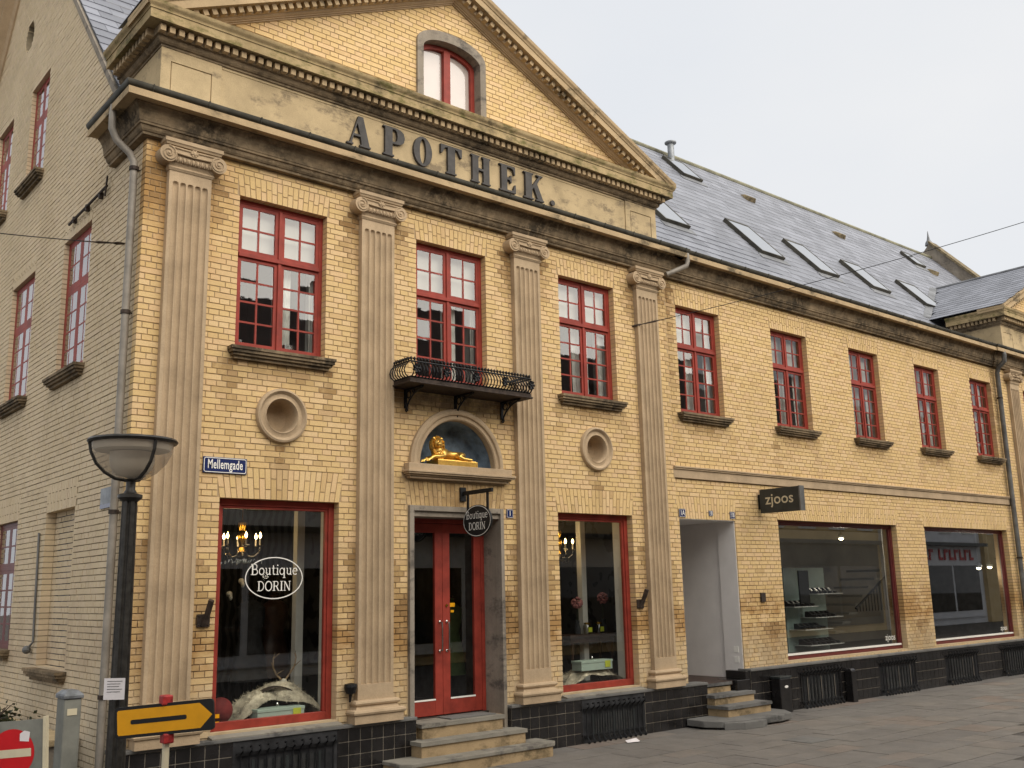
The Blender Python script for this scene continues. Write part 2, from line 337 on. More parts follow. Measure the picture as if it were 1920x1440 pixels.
    def sweep(s, path, prof, caps=True):  # plan path, profile (p outwards to the right of travel, z)
        n = len(path); rings = []
        for i, (x, y) in enumerate(path):
            ns = []
            for a, b in ((i - 1, i), (i, i + 1)):
                if a < 0 or b >= n: continue
                dx, dy = path[b][0] - path[a][0], path[b][1] - path[a][1]; L = math.hypot(dx, dy); ns.append((dy / L, -dx / L))
            nx, ny = (sum(q[0] for q in ns) / len(ns), sum(q[1] for q in ns) / len(ns)); k = 1 / (nx * nx + ny * ny)
            rings.append([(x + nx * k * p, y + ny * k * p, z) for p, z in prof])
        return s.loops(rings, caps, caps)
    def rake(s, path, prof):              # path in x,z ; profile (y, dz)
        return s.loops([[(x, y, z + dz) for y, dz in prof] for x, z in path])
    def build(s, name, mat, parent=None, smooth=False, bev=0.0, fix=False, **kw):
        me = bpy.data.meshes.new(name); me.from_pydata(s.v, [], s.f); me.update()
        if fix or True:
            import bmesh
            bm = bmesh.new(); bm.from_mesh(me); bmesh.ops.recalc_face_normals(bm, faces=bm.faces); bm.to_mesh(me); bm.free()
        me.materials.append(MATS[mat])
        if smooth:
            for p in me.polygons: p.use_smooth = True
            try: me.set_sharp_from_angle(angle=math.radians(38))
            except Exception: pass
        if s.t and len(s.t) == len(me.vertices):
            a = me.attributes.new('tone', 'FLOAT', 'POINT'); a.data.foreach_set('value', s.t)
        if s.st and len(s.st) == len(s.t): a = me.attributes.new('stain', 'FLOAT', 'POINT'); a.data.foreach_set('value', s.st)
        o = link(bpy.data.objects.new(name, me), parent)
        if bev:
            b = o.modifiers.new('bevel', 'BEVEL'); b.width = bev; b.segments = 2; b.limit_method = 'ANGLE'
        return tag(o, **kw) if kw else o
UNIT = {}
def unit_box(mat):
    if mat not in UNIT:
        me = bpy.data.meshes.new('piece'); m = MB(); m.box(-.5, .5, -.5, .5, -.5, .5); me.from_pydata(m.v, [], m.f); me.update(); me.materials.append(MATS[mat]); UNIT[mat] = me
    return UNIT[mat]
def piece(name, mat, parent, loc, size, rot=None, mesh=None):
    o = bpy.data.objects.new(name, mesh or unit_box(mat)); o.location = loc; o.scale = size
    if rot: o.rotation_euler = rot
    return link(o, parent)
def arc(cx, cz, rx, rz, a0, a1, n):
    return [(cx + rx * math.cos(math.radians(a0 + (a1 - a0) * i / n)), cz + rz * math.sin(math.radians(a0 + (a1 - a0) * i / n))) for i in range(n + 1)]
def screen_size(p, area):
    d = Vector(p) - CP; z = d.dot(FW)
    if z <= 0: return 0
    x, y = d.dot(RT) / z, d.dot(UP) / z
    if abs(x) > 0.53 or abs(y) > 0.4: return 0
    return area / (z * z)

# ------------------------------------------------------------------ constants (metres)
XC, XJ, XE = -4.12, 4.30, 16.20          # corner, joint to the wing, joint to the far pavilion
C = 0.2 / 3; Z0 = 6.56 - 98 * C
ZT, ZB = 6.56, 4.75                      # upper windows
ST, SB = 3.08, 0.66                      # shop windows of the corner block
RTP, RB = 3.12, 0.77                     # shop windows of the wing
UPW = {1: (-3.029, -1.892), 2: (-0.578, 0.578), 3: (1.938, 3.093), 4: (4.567, 5.689), 5: (7.154, 8.27), 6: (9.702, 10.785), 7: (12.225, 13.276), 8: (14.721, 15.766)}
PILX = (-3.645, -1.205, 1.27, 3.775)
LT = ZT + 4 * C; LL = Z0 + 51 * C        # lintel tops
EAVE, KICK, RIDGE = (-0.30, 7.37), (1.15, 8.07), (5.72, 13.15)
MSL = (RIDGE[1] - KICK[1]) / (RIDGE[0] - KICK[0])
def roofz(y): return KICK[1] + (y - KICK[0]) * MSL if y > KICK[0] else EAVE[1] + (y - EAVE[0]) * (KICK[1] - EAVE[1]) / (KICK[0] - EAVE[0])

# ------------------------------------------------------------------ setting: ground
g = MB(); g.quad((-150, -150, -0.02), (150, -150, -0.02), (150, 150, -0.02), (-150, 150, -0.02)); tag(g.build('ground', 'ground_mat'), kind='structure')
pv = MB(); pv.box(XC - 6, 46, -11.8, -0.06, -0.018, -0.012); pav = tag(pv.build('pavement', 'ground_mat'), kind='structure')
ss = MB(); ss.box(XC - 6, XC - 1.5, -0.06, 30, -0.018, -0.010); tag(ss.build('road', 'asphalt'), kind='structure')
def paving():
    cand = []; row = 0; y = -0.09
    pitch = [0.34, 0.5, 0.5, 0.34, 0.34, 0.5, 0.34, 0.5, 0.34, 0.5, 0.34, 0.5, 0.5, 0.34]
    while y > -7 and row < 14:
        d = pitch[row]; x = -2.0 - (row % 2) * 0.31
        while x < 26:
            L = 0.62
            cand.append((screen_size((x + L / 2, y - d / 2, 0), L * d), x, y, L, d)); x += L
        y -= d; row += 1
    cand = sorted([c for c in cand if c[0] > 0], reverse=True)
    rest = MB()
    for i, (a, x, y, L, d) in enumerate(cand):
        z = random.uniform(-0.002, 0.002)
        if i < 300: piece('paving_slab', 'paving', pav, (x + L / 2, y - d / 2, z - 0.006), (L - 0.008, d - 0.008, 0.02), (random.uniform(-.003, .003), random.uniform(-.003, .003), 0))
        else: rest.box(x + .004, x + L - .004, y - d + .004, y - .004, -0.016, z + 0.004)
    if rest.v: rest.build('paving_slabs', 'paving', pav, kind='stuff')
paving()

# ------------------------------------------------------------------ buildings (things)
B1 = thing('corner_building', (0, 0, 0), 'yellow brick corner building with fluted pilasters and a lettered pediment', 'building')
B2 = thing('wing_building', (10, 0, 0), 'long yellow brick wing with skylights and two wide shop windows', 'building')
B3 = thing('far_pavilion', (20.4, 0, 0), 'far brick pavilion with small pediment at the right edge of the row', 'building')

# brickwork: generates bricks of one wall in cross bond, cut round the obstacles
def front_map(dy=0.0): return lambda s, d, z: (s, d + dy, z)
def side_map(s, d, z): return (XC + d, s, z)
ALLB = {}
STAINS = []
for i_, (a_, b_) in UPW.items():
    k_ = (.9, .6, .5, .25, .45, .2, .4, .15)[i_ - 1]
    if i_ != 2: STAINS += [(a_ - .06, .09, ZB - .1, .5 + .3 * (i_ % 3), .8 * k_), (b_ + .06, .09, ZB - .1, .45 + .25 * (i_ % 2), .7 * k_), ((a_ + b_) / 2, .5, ZB - .1, .32, .55)]
for x_ in PILX: STAINS += [(x_ - .34, .13, 6.72, .8, .8), (x_ + .34, .13, 6.72, .7, .7), (x_ - .30, .10, 2.6, 1.6, .5), (x_ + .30, .10, 2.4, 1.5, .45)]
STAINS += [(-.85, .2, 4.56, .5, .8), (.9, .2, 4.56, .6, .8), (-2.44, .12, 3.72, .55, .7), (2.58, .12, 3.70, .5, .6), (.06, .8, 3.42, .3, .7), (-.76, .1, 2.0, 1.3, .8), (.86, .1, 2.0, 1.3, .8), (4.36, .14, 6.9, 3.0, .55), (6.6, .3, 1.4, .8, .6), (11.4, .4, 1.3, .7, .5), (15.95, .16, 6.9, 3.5, .5)]
def stain_at(x, z, R):
    v = 0
    for cx_, hw_, zt_, ln_, st_ in STAINS:
        if zt_ - ln_ < z < zt_ and abs(x - cx_) < hw_ * 1.6: v = max(v, 1.7 * st_ * math.exp(-((x - cx_) / hw_) ** 4) * (1 - (zt_ - z) / ln_) ** 0.7)
    return max(0, min(1, v * R.uniform(.55, 1.15) + (0.35 * R.random() if R.random() < .035 else 0)))
def brickwork(key, wallobj, fmap, s0, s1, z0, z1, obs, top=None, depth=0.11, lintels=(), seed=1, mats=('brick_piece', 'brick_mass')):
    """obs: rects (s0,s1,z0,z1) or circles ('c',s,z,r) or ('a',s,z,r) half-discs ; top: function s->zmax"""
    R = random.Random(seed); k = int(math.floor((z0 - Z0) / C)); jt = 0.011; L = ALLB.setdefault(key, [])
    while True:
        a = Z0 + k * C; b = a + C - jt
        if a >= z1 - 0.02: break
        if a < z0 - 0.02: k += 1; continue
        head = k % 2 == 0
        step = 0.12 if head else 0.24
        off = 0.06 if head else (0.0 if (k // 2) % 2 == 0 else 0.12)
        cuts = []; zm = (a + b) / 2
        for o_ in obs:
            if o_[0] == 'c':
                h = o_[3] ** 2 - (zm - o_[2]) ** 2
                if h > 0: h = math.sqrt(h); cuts.append((o_[1] - h, o_[1] + h))
            else:
                ov = min(b, o_[3]) - max(a, o_[2])
                if ov > 0.5 * (b - a): cuts.append((o_[0], o_[1]))
        row = []; x = s0 - off
        while x < s1:
            segs = [(max(x, s0), min(x + step - jt, s1))]; x += step
            for c0, c1 in cuts:
                ns = []
                for p, q in segs:
                    if q <= c0 or p >= c1: ns.append((p, q)); continue
                    if p < c0: ns.append((p, c0))
                    if q > c1: ns.append((c1, q))
                segs = ns
            row += segs
        row2 = []
        for p, q in row:
            for c0, c1 in cuts:
                if c0 - 0.045 < q < c0: q = c0
                if c1 < p < c1 + 0.045: p = c1
            if q - p < 0.036: continue
            row2.append((p, q))
        for p, q in row2:
            if top and (top((p + q) / 2) < b): continue
            e = R.uniform(-.0025, .0025)
            L.append((fmap, p, q, a + R.uniform(-.0012, .0012), b + e * .5, -R.uniform(0, 0.004), depth, R.random(), R.uniform(-1, 1), mats, wallobj, stain_at((p + q) / 2, zm, R) if fmap is not side_map else 0.25 * (R.random() < .1)))
        k += 1
    for (l0, l1, lz0, lz1) in lintels:          # flat arches of soldier bricks
        n = max(6, round((l1 - l0) / 0.067)); cx = (l0 + l1) / 2; st = (l1 - l0) / n; H = lz1 - lz0
        for i in range(n):
            cut = (0.108 if i % 2 == 0 else H - 0.119) / H
            for t0, t1 in ((0, cut - 0.005 / H), (cut + 0.006 / H, 1.0)):
                def X(u, t): return cx + (u - cx) * (1 + 0.075 * t * H / 0.33)
                u0, u1 = l0 + i * st + 0.005, l0 + (i + 1) * st - 0.005
                q = [(X(u0, t0), lz0 + t0 * H), (X(u1, t0), lz0 + t0 * H), (X(u1, t1), lz0 + t1 * H - (0.011 if t1 == 1 else 0)), (X(u0, t1), lz0 + t1 * H - (0.011 if t1 == 1 else 0))]
                L.append((fmap, q, None, None, None, -R.uniform(0, 0.003), depth, R.random(), 0, mats, wallobj, stain_at((u0 + u1) / 2, lz0 + H * .5, R) if fmap is not side_map else 0))
def emit_bricks(key, limit=300):
    L = ALLB[key]; sized = []
    for i, b in enumerate(L):
        if b[2] is None: continue
        p = b[0]((b[1] + b[2]) / 2, 0, (b[3] + b[4]) / 2)
        if b[0](b[1], 0, b[3])[0] == XC and b[0](b[2], 0, b[3])[0] == XC: nrm = Vector((-1, 0, 0))
        else: nrm = Vector((0, -1, 0))
        v = (CP - Vector(p)).normalized().dot(nrm); sized.append((screen_size(p, (b[2] - b[1]) * C) * max(v, 0), i))
    sized.sort(reverse=True); pick = {i for s_, i in sized[:limit] if s_ > 0}
    rest = {}
    for i, (fm, p, q, a, b, y0, dep, tone, tilt, mats, wo, stn) in enumerate(L):
        if i in pick:
            c0 = Vector(fm((p + q) / 2, (y0 + dep) / 2, (a + b) / 2)); e = Vector(fm(q, dep, b)) - Vector(fm(p, y0, a))
            piece('brick', mats[0], wo, c0, (abs(e.x), abs(e.y), abs(e.z))).color = (stn, stn, stn, 1)
        else:
            m = rest.setdefault((mats[1], wo.name), (MB(), wo))[0]
            if q is None:
                m.hexa([fm(u, y0, z) for u, z in p], [fm(u, dep, z) for u, z in p], tone); m.st += [stn] * 8
            else:
                dt = tilt * 0.0012
                m.hexa([fm(p, y0, a + dt), fm(q, y0, a - dt), fm(q, dep, a), fm(p, dep, a)], [fm(p, y0, b + dt), fm(q, y0, b - dt), fm(q, dep, b), fm(p, dep, b)], tone); m.st += [stn] * 8
    for (mt, wn), (m, wo) in rest.items(): m.build('brickwork', mt, wo, kind='stuff')
def wall_sheet(name, mat, parent, fmap, outer, holes, d=0.0065, reveal=0.32, grow=0.0025):
    m = MB(); hs = []
    for h in holes:
        if h[0] == 'c': hs.append([(h[1] + h[3] * math.cos(2 * PI * j / 32), h[2] + h[3] * math.sin(2 * PI * j / 32)) for j in range(32)])
        elif h[0] == 'a': hs.append(list(h[1]))
        else: hs.append([(h[0] - grow, h[2]), (h[1] + grow, h[2]), (h[1] + grow, h[3] + grow), (h[0] - grow, h[3] + grow)])
    m.poly([outer] + hs, lambda s, z: fmap(s, d, z), None)
    for h in hs:
        for i in range(len(h)):
            a, b = h[i], h[(i + 1) % len(h)]
            m.quad(fmap(a[0], d, a[1]), fmap(b[0], d, b[1]), fmap(b[0], reveal, b[1]), fmap(a[0], reveal, a[1]))
    return m.build(name, mat, parent)

# --- corner building: front wall
FM = front_map()
DOOR = (-0.63, 0.735, 0.50, 3.02)
OC = [(-2.44, 4.03, 0.315), (2.582, 4.02, 0.32)]
NX, NZ, NR = 0.045, 3.60, 0.60
niche_poly = [(NX + NR, NZ - 0.04)] + arc(NX, NZ, NR, NR, 0, 180, 24) + [(NX - NR, NZ - 0.04)]
holes1 = [(*UPW[1], ZB, ZT), (*UPW[2], ZB - 0.09, ZT), (*UPW[3], ZB, ZT), (-3.138, -1.674, SB, ST), (1.789, 3.287, SB, ST), DOOR] + [('c', x, z, r * 0.6) for x, z, r in OC] + [('a', niche_poly)]
w1 = wall_sheet('front_wall', 'mortar', B1, FM, [(XC + 0.01, 0.3), (XJ, 0.3), (XJ, 7.2), (XC + 0.01, 7.2)], holes1)
lint1 = [(UPW[i][0], UPW[i][1], ZT, LT) for i in (1, 2, 3)] + [(-3.138, -1.674, ST, LL), (1.789, 3.287, ST, LL)]
LD = (-0.72, 0.81, 3.09, 3.40)
pil_ob = [(x - 0.235, x + 0.235, 0, 7.2) for x in PILX] + [(x - 0.33, x + 0.33, 0.5, 0.86) for x in PILX]
obs1 = [h for h in holes1 if not isinstance(h[0], str)] + [('c', x, z, r * 0.93) for x, z, r in OC] + pil_ob + [(a - 0.03, b + 0.03, c_, d_) for a, b, c_, d_ in lint1] + [(-3.165, -1.645, 0.4, 0.70), (1.76, 3.315, 0.4, 0.70), (-0.72, 0.80, 0.3, 3.09), (-0.74, 0.83, 3.09, 3.4), (-0.80, 0.93, 3.42, 3.56)]
# niche arch as stacked circles/rects
obs1 += [('c', NX, NZ, 0.70), (NX - 0.70, NX + 0.70, 3.5, 3.62)]
brickwork('B1', w1, FM, XC, XJ - 0.005, 0.60, 6.98, obs1, lintels=lint1 + [LD], seed=3)
# --- corner building: side wall with gable
side_top = lambda s: roofz(s) - 0.10 if s < RIDGE[0] else roofz(2 * RIDGE[0] - s) - 0.10
SW = [(1.756, 2.857, ZB, ZT), (4.195, 5.387, ZB, ZT), (6.75, 7.9, ZB, ZT), (4.238, 5.191, 8.069, 9.709), (6.25, 7.2, 8.069, 9.709), (4.075, 5.2, 1.42, 3.08), (6.5, 7.6, 1.42, 3.08)]
BLIND = (1.668, 2.789, 1.26, 3.08)
OVAL = [(5.66 + 0.21 * math.cos(2 * PI * j / 24), 10.86 + 0.27 * math.sin(2 * PI * j / 24)) for j in range(24)]
outer = [(0.012, 0), (11.44, 0), (11.44, 7.3), (10.29, 7.97), (5.72, 13.03), (1.15, 7.97), (0.012, 7.3)]
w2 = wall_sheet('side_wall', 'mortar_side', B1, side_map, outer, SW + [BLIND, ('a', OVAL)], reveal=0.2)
lint2 = [(a, b, d, d + 4 * C) for a, b, c_, d in SW[:3]] + [(a, b, d, LL) for a, b, c_, d in SW[5:] + [BLIND]]
obs2 = SW + [BLIND, ('c', 5.66, 10.86, 0.25)] + [(a - 0.02, b + 0.02, c_, d) for a, b, c_, d in lint2]
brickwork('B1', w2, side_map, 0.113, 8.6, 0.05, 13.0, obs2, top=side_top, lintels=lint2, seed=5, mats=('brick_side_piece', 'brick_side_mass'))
# bricked-up blind window
bb = lambda s, d, z: (XC + d + 0.115, s, z)
wb = MB(); wb.quad((XC + 0.125, BLIND[0] - .02, BLIND[2]), (XC + 0.125, BLIND[1] + .02, BLIND[2]), (XC + 0.125, BLIND[1] + .02, BLIND[3] + .02), (XC + 0.125, BLIND[0] - .02, BLIND[3] + .02))
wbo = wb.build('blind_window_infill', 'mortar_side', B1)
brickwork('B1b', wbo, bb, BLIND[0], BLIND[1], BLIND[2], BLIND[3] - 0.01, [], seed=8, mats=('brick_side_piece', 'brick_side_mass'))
# --- wing front wall
WY = 0.03
FW2 = front_map(WY)
PAS = (4.38, 5.773, 0.3, 3.07)
SHW = [(6.953, 10.857, RB, RTP), (11.95, 15.687, RB, RTP)]
holes2 = [(*UPW[i], ZB, ZT) for i in range(4, 9)] + SHW + [PAS]
w3 = wall_sheet('front_wall', 'mortar', B2, FW2, [(XJ, 0.25), (XE, 0.25), (XE, 7.2), (XJ, 7.2)], holes2)
lint3 = [(UPW[i][0], UPW[i][1], ZT, LT) for i in range(4, 9)] + [(a, b, d, LL) for a, b, c_, d in SHW + [PAS]]
obs3 = holes2 + [(a - 0.03, b + 0.03, c_, d_) for a, b, c_, d_ in lint3] + [(XJ - 1, XE + 1, 3.69, 3.88)]
brickwork('B2', w3, FW2, XJ + 0.006, XE - 0.004, 0.55, 6.98, obs3, lintels=lint3, seed=11)
# --- far pavilion front wall
FX = 20.45
w4 = wall_sheet('front_wall', 'mortar', B3, FM, [(XE, 0), (24.6, 0), (24.6, 7.2), (XE, 7.2)], [(17.42, 18.56, ZB, ZT)])
brickwork('B3', w4, FM, XE + 0.004, 24.5, 0.5, 6.98, [(17.42, 18.56, ZB, ZT), (FX - 3.9, FX - 3.4, 0, 7), (17.39, 18.6, ZT, LT)], lintels=[(17.42, 18.56, ZT, LT)], seed=13)

# ------------------------------------------------------------------ pediment block
PED_SL = 0.474; PED_TOP = 10.50
def pediment(B, cx, dent=True, letters=True, tympanum_key=None, right=True):
    # frieze block with pedestals
    fz = MB(); fz.box(cx - 4.05, cx + 4.05, -0.085, 2.6, 7.30, 8.06)
    fz.box(cx - 3.34, cx + 3.31, -0.093, -0.084, 7.995, 8.05); fz.build('frieze', 'render_plaster', B, bev=0.004)
    for s_ in (-1, 1):
        m = MB(); a, b = cx + s_ * 3.70 - 0.352, cx + s_ * 3.70 + 0.352
        ip = (a + 0.11, b - 0.115, 7.48, 7.885)
        m.poly([[(a, 7.31), (b, 7.31), (b, 8.05), (a, 8.05)], [(ip[0], ip[2]), (ip[1], ip[2]), (ip[1], ip[3]), (ip[0], ip[3])]], lambda x, z: (x, -0.103, z), lambda x, z: (x, -0.08, z))
        m.build('pedestal', 'render_plaster', B)
        m = MB(); m.box(ip[0] + .012, ip[1] - .012, -0.100, -0.08, ip[2], ip[3] - .012); m.build('panel', 'render_plaster', B)
    path = [(cx - 4.05, 1.12), (cx - 4.05, -0.10), (cx + 4.05, -0.10), (cx + 4.05, 1.12)]
    m = MB(); m.sweep(path, [(-0.02, 8.03), (0.012, 8.03), (0.012, 8.055), (0.03, 8.06), (0.05, 8.08), (0.06, 8.105), (0.06, 8.125), (0.085, 8.13), (0.085, 8.225), (-0.02, 8.225)])
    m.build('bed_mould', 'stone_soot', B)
    m = MB(); m.sweep(path, [(-0.02, 8.226), (0.20, 8.226), (0.20, 8.218), (0.215, 8.218), (0.215, 8.325), (-0.02, 8.325)]); m.build('corona', 'stone_moss', B)
    m = MB(); m.sweep(path, [(-0.02, 8.326), (0.225, 8.326), (0.225, 8.342), (0.232, 8.36), (0.25, 8.375), (0.258, 8.39), (0.262, 8.42), (-0.02, 8.43)]); m.build('cyma', 'stone_moss', B, smooth=True)
    # raking cornice
    tipx, tipz = 4.31, PED_TOP - PED_SL * 4.31
    rk = [(cx - tipx, tipz), (cx, PED_TOP), (cx + tipx, tipz)]
    y0 = -0.10
    def cut(prof, name, mat, x1=tipx): 
        r = [(cx - x1, PED_TOP - PED_SL * x1), (cx, PED_TOP), (cx + x1, PED_TOP - PED_SL * x1)]
        q = MB(); q.rake(r, prof); q.build(name, mat, B)
    cut([(0.3, -0.10), (y0 - 0.225, -0.10), (y0 - 0.235, -0.075), (y0 - 0.255, -0.05), (y0 - 0.262, -0.005), (y0 - 0.262, 0.0), (0.3, 0.01)], 'raking_cyma', 'stone_corona')
    cut([(0.3, -0.205), (y0 - 0.215, -0.205), (y0 - 0.215, -0.101), (0.3, -0.101)], 'raking_corona', 'stone_corona', 4.1)
    cut([(0.3, -0.35), (y0 + 0.015, -0.35), (y0 + 0.015, -0.335), (y0 - 0.01, -0.333), (y0 - 0.01, -0.322), (y0 - 0.03, -0.315), (y0 - 0.052, -0.298), (y0 - 0.052, -0.288), (y0 - 0.085, -0.283), (y0 - 0.085, -0.206), (0.3, -0.206)], 'raking_bed_mould', 'stone', 3.85)
    # dentils
    pitch = 0.105
    if dent:
        n = int(8.2 / pitch)
        for i in range(n + 1):
            x = cx - 4.1 + i * (8.2 / n)
            if letters or x < cx - 1.5: piece('dentil', 'stone_corona', B, (x, -0.10 - 0.115, 8.176), (0.062, 0.085, 0.082))
        for s_ in ((-1, 1) if right else (-1,)):
            for i in range(11):
                piece('dentil', 'stone_corona', B, (cx + s_ * (4.05 + 0.115), -0.03 + i * pitch, 8.176), (0.085, 0.062, 0.082))
        for s_ in (-1, 1):
            for i in range(36):
                x = 0.06 + i * pitch
                if not letters and s_ > 0: continue
                piece('dentil', 'stone_corona', B, (cx + s_ * x, y0 - 0.115, PED_TOP - PED_SL * x - 0.244), (0.062, 0.085, 0.075), (0, s_ * math.atan(PED_SL), 0))
    # tympanum
    tz = lambda x: PED_TOP - 0.26 - PED_SL * abs(x - cx)
    hole = []
    if letters:
        hole = [('a', [(cx - 0.02 + 0.54, 8.46)] + arc(cx - 0.02, 9.36, 0.54, 0.22, 0, 180, 14) + [(cx - 0.02 - 0.54, 8.46)])]
    t = wall_sheet('tympanum', 'mortar', B, front_map(-0.06), [(cx - 3.9, 8.40), (cx + 3.9, 8.40), (cx, PED_TOP - 0.26)], hole, reveal=0.15)
    brickwork(tympanum_key, t, front_map(-0.06), cx - 3.9, cx + 3.9, 8.42, 10.3, ([(cx - 0.02 - 0.56, cx - 0.02 + 0.56, 8.3, 9.40), ('c', cx - 0.02, 9.2, 0.40), (cx - .5, cx + .46, 9.3, 9.56), (cx - .3, cx + .26, 9.5, 9.63)] if letters else []), top=tz, seed=17)
    # little slate roof behind the pediment
    r = MB()
    for s_ in (-1, 1):
        R_ = random.Random(5)
        for row in range(16):
            u0 = row * 0.30; u1 = u0 + 0.31
            if u0 > 4.75: break
            y = -0.30 - (row % 2) * 0.18
            while y < 3.6:
                def P(u, yy, h): x = cx + s_ * u / math.hypot(1, PED_SL); return (x, yy, PED_TOP + 0.02 + h - PED_SL * u / math.hypot(1, PED_SL))
                ya, yb = max(y, -0.33), y + 0.355
                if P(u1, 0, 0)[2] < roofz(ya + .15) - 0.05 or (letters and u1 > 4.4 and yb > 0.95): y += 0.36; continue
                u1c = min(u1, 4.78)
                r.hexa([P(u0, ya, -.004), P(u0, yb, -.004), P(u1c, yb, 0.004), P(u1c, ya, 0.004)], [P(u0, ya, 0.004), P(u0, yb, 0.004), P(u1c, yb, 0.014), P(u1c, ya, 0.014)], R_.random())
                y += 0.36
    ro = r.build('pediment_roof', 'slate_mass', B, kind='stuff')
    m = MB(); m.tube([(cx, -0.33, PED_TOP + 0.03), (cx, 3.5, PED_TOP + 0.03)], 0.05, 8); m.build('ridge_capping', 'lead', B)
pediment(B1, 0.0, tympanum_key='B1')
pediment(B3, FX, tympanum_key='B3', letters=False, right=False)
emit_bricks('B1'); emit_bricks('B1b', 0); emit_bricks('B2'); emit_bricks('B3', 120)

# attic window in the pediment
def attic_window():
    cx = -0.02; y = -0.075
    def arch(w, spring, crown): return [(cx + w, 8.43)] + arc(cx, spring, w, crown - spring, 0, 180, 16) + [(cx - w, 8.43)]
    m = MB(); m.poly([arch(0.59, 9.40, 9.665) + [], ], lambda x, z: (x, y - 0.02, z), None)
    m = MB(); o_, i_ = arch(0.59, 9.40, 9.665), arch(0.49, 9.33, 9.52); n = len(o_)
    vs = [(x, y - 0.02, z) for x, z in o_] + [(x, y - 0.02, z) for x, z in i_] + [(x, 0.12, z) for x, z in i_] + [(x, y + 0.02, z) for x, z in o_]
    fs = []
    for k in range(n - 1): fs += [(k, k + 1, n + k + 1, n + k), (n + k, n + k + 1, 2 * n + k + 1, 2 * n + k), (3 * n + k, 3 * n + k + 1, k + 1, k)]
    m.add(vs, fs); m.build('window_surround', 'grey_plaster', B1)
    W = thing_part('window', B1)
    m = MB(); a, b = arch(0.49, 9.33, 9.52), arch(0.425, 9.30, 9.455)
    n = len(a); m.loops([[(x, 0.05, z), (q, 0.05, r), (q, 0.11, r), (x, 0.11, z)] for (x, z), (q, r) in zip(a, b)]); m.box(cx - 0.055, cx + 0.055, 0.035, 0.12, 8.43, 9.47)
    m.build('frame', 'red_paint', W)
    for s_ in (-1, 1):
        pts = [(cx + s_ * 0.05, 8.43), (cx + s_ * 0.43, 8.43)] + [p for p in arc(cx, 9.30, 0.43, 0.16, 0, 90, 8)] + [(cx + s_ * 0.05, 9.46)]
        if s_ < 0: pts = [(cx - 0.05, 8.43), (cx - 0.43, 8.43)] + [(2 * cx - x, z) for x, z in arc(cx, 9.30, 0.43, 0.16, 0, 90, 8)]
        m = MB(); m.poly([pts], lambda x, z: (x, 0.085, z), None); m.build('pane', 'pane_glass', W)
    m = MB(); m.box(cx - .47, cx + .47, 0.100, 0.106, 8.43, 9.44); m.build('blind', 'pink_blind', W)
def thing_part(name, parent):
    o = bpy.data.objects.new(name, None); o.empty_display_size = 0.1; return link(o, parent)
attic_window()

# lettering on the frieze
LET = {
'A': ((-1.70, -1.35), [[(0, 0), (.26, 0), (.26, .05), (.2, .05), (.27, .31), (.56, .31), (.61, .05), (.54, .05), (.54, 0), (1, 0), (1, .05), (.94, .05), (.66, 1), (.46, 1), (.12, .05), (0, .05)], [(.29, .38), (.545, .38), (.425, .76)]]),
'P': ((-1.165, -0.835), [[(0, 0), (.5, 0), (.5, .05), (.42, .05), (.42, .44), (.6, .44), (.8, .47), (.95, .56), (1, .72), (.95, .88), (.8, .97), (.6, 1), (0, 1), (0, .95), (.08, .95), (.08, .05), (0, .05)], [(.42, .51), (.55, .51), (.63, .58), (.66, .72), (.63, .87), (.55, .94), (.42, .94)]]),
'O': ((-0.695, -0.40), [[(p[0], p[1]) for p in arc(.5, .5, .5, .52, 0, 345, 23)], [(p[0], p[1]) for p in arc(.5, .5, .17, .44, 0, 345, 23)]]),
'T': ((-0.255, 0.10), [[(.26, 0), (.74, 0), (.74, .05), (.67, .05), (.67, .93), (.8, .9), (.94, .68), (1, .68), (1, 1), (0, 1), (0, .68), (.06, .68), (.2, .9), (.33, .93), (.33, .05), (.26, .05)]]),
'H': ((0.262, 0.602), [[(0, 0), (.43, 0), (.43, .05), (.37, .05), (.37, .46), (.63, .46), (.63, .05), (.57, .05), (.57, 0), (1, 0), (1, .05), (.94, .05), (.94, .95), (1, .95), (1, 1), (.57, 1), (.57, .95), (.63, .95), (.63, .54), (.37, .54), (.37, .95), (.43, .95), (.43, 1), (0, 1), (0, .95), (.06, .95), (.06, .05), (0, .05)]]),
'E': ((0.768, 1.062), [[(0, 0), (1, 0), (1, .32), (.94, .32), (.85, .12), (.7, .07), (.46, .07), (.46, .46), (.62, .46), (.68, .36), (.74, .36), (.74, .64), (.68, .64), (.62, .54), (.46, .54), (.46, .93), (.7, .93), (.85, .88), (.91, .7), (.97, .7), (.97, 1), (0, 1), (0, .95), (.1, .95), (.1, .05), (0, .05)]]),
'K': ((1.217, 1.602), [[(0, 0), (.48, 0), (.48, .05), (.4, .05), (.4, .36), (.49, .47), (.68, .05), (.6, .05), (.6, 0), (1, 0), (1, .05), (.95, .05), (.66, .64), (.86, .95), (.95, .95), (.95, 1), (.64, 1), (.64, .95), (.76, .95), (.4, .5), (.4, .95), (.48, .95), (.48, 1), (0, 1), (0, .95), (.08, .95), (.08, .05), (0, .05)]]),
'.': ((1.735, 1.815), [[(p[0], p[1] * .2) for p in arc(.5, .5, .5, .5, 0, 330, 11)]]),
}
for ch, (xr, loops) in LET.items():
    m = MB(); L2 = [[(xr[0] + (xr[1] - xr[0]) * x, 7.555 + 0.40 * z) for x, z in L] for L in loops]
    m.poly(L2, lambda x, z: (x, -0.125, z), lambda x, z: (x, -0.083, z)); m.build('letter', 'letter_grey', B1, label='raised dark letter ' + ch if ch != '.' else 'raised dark full stop')

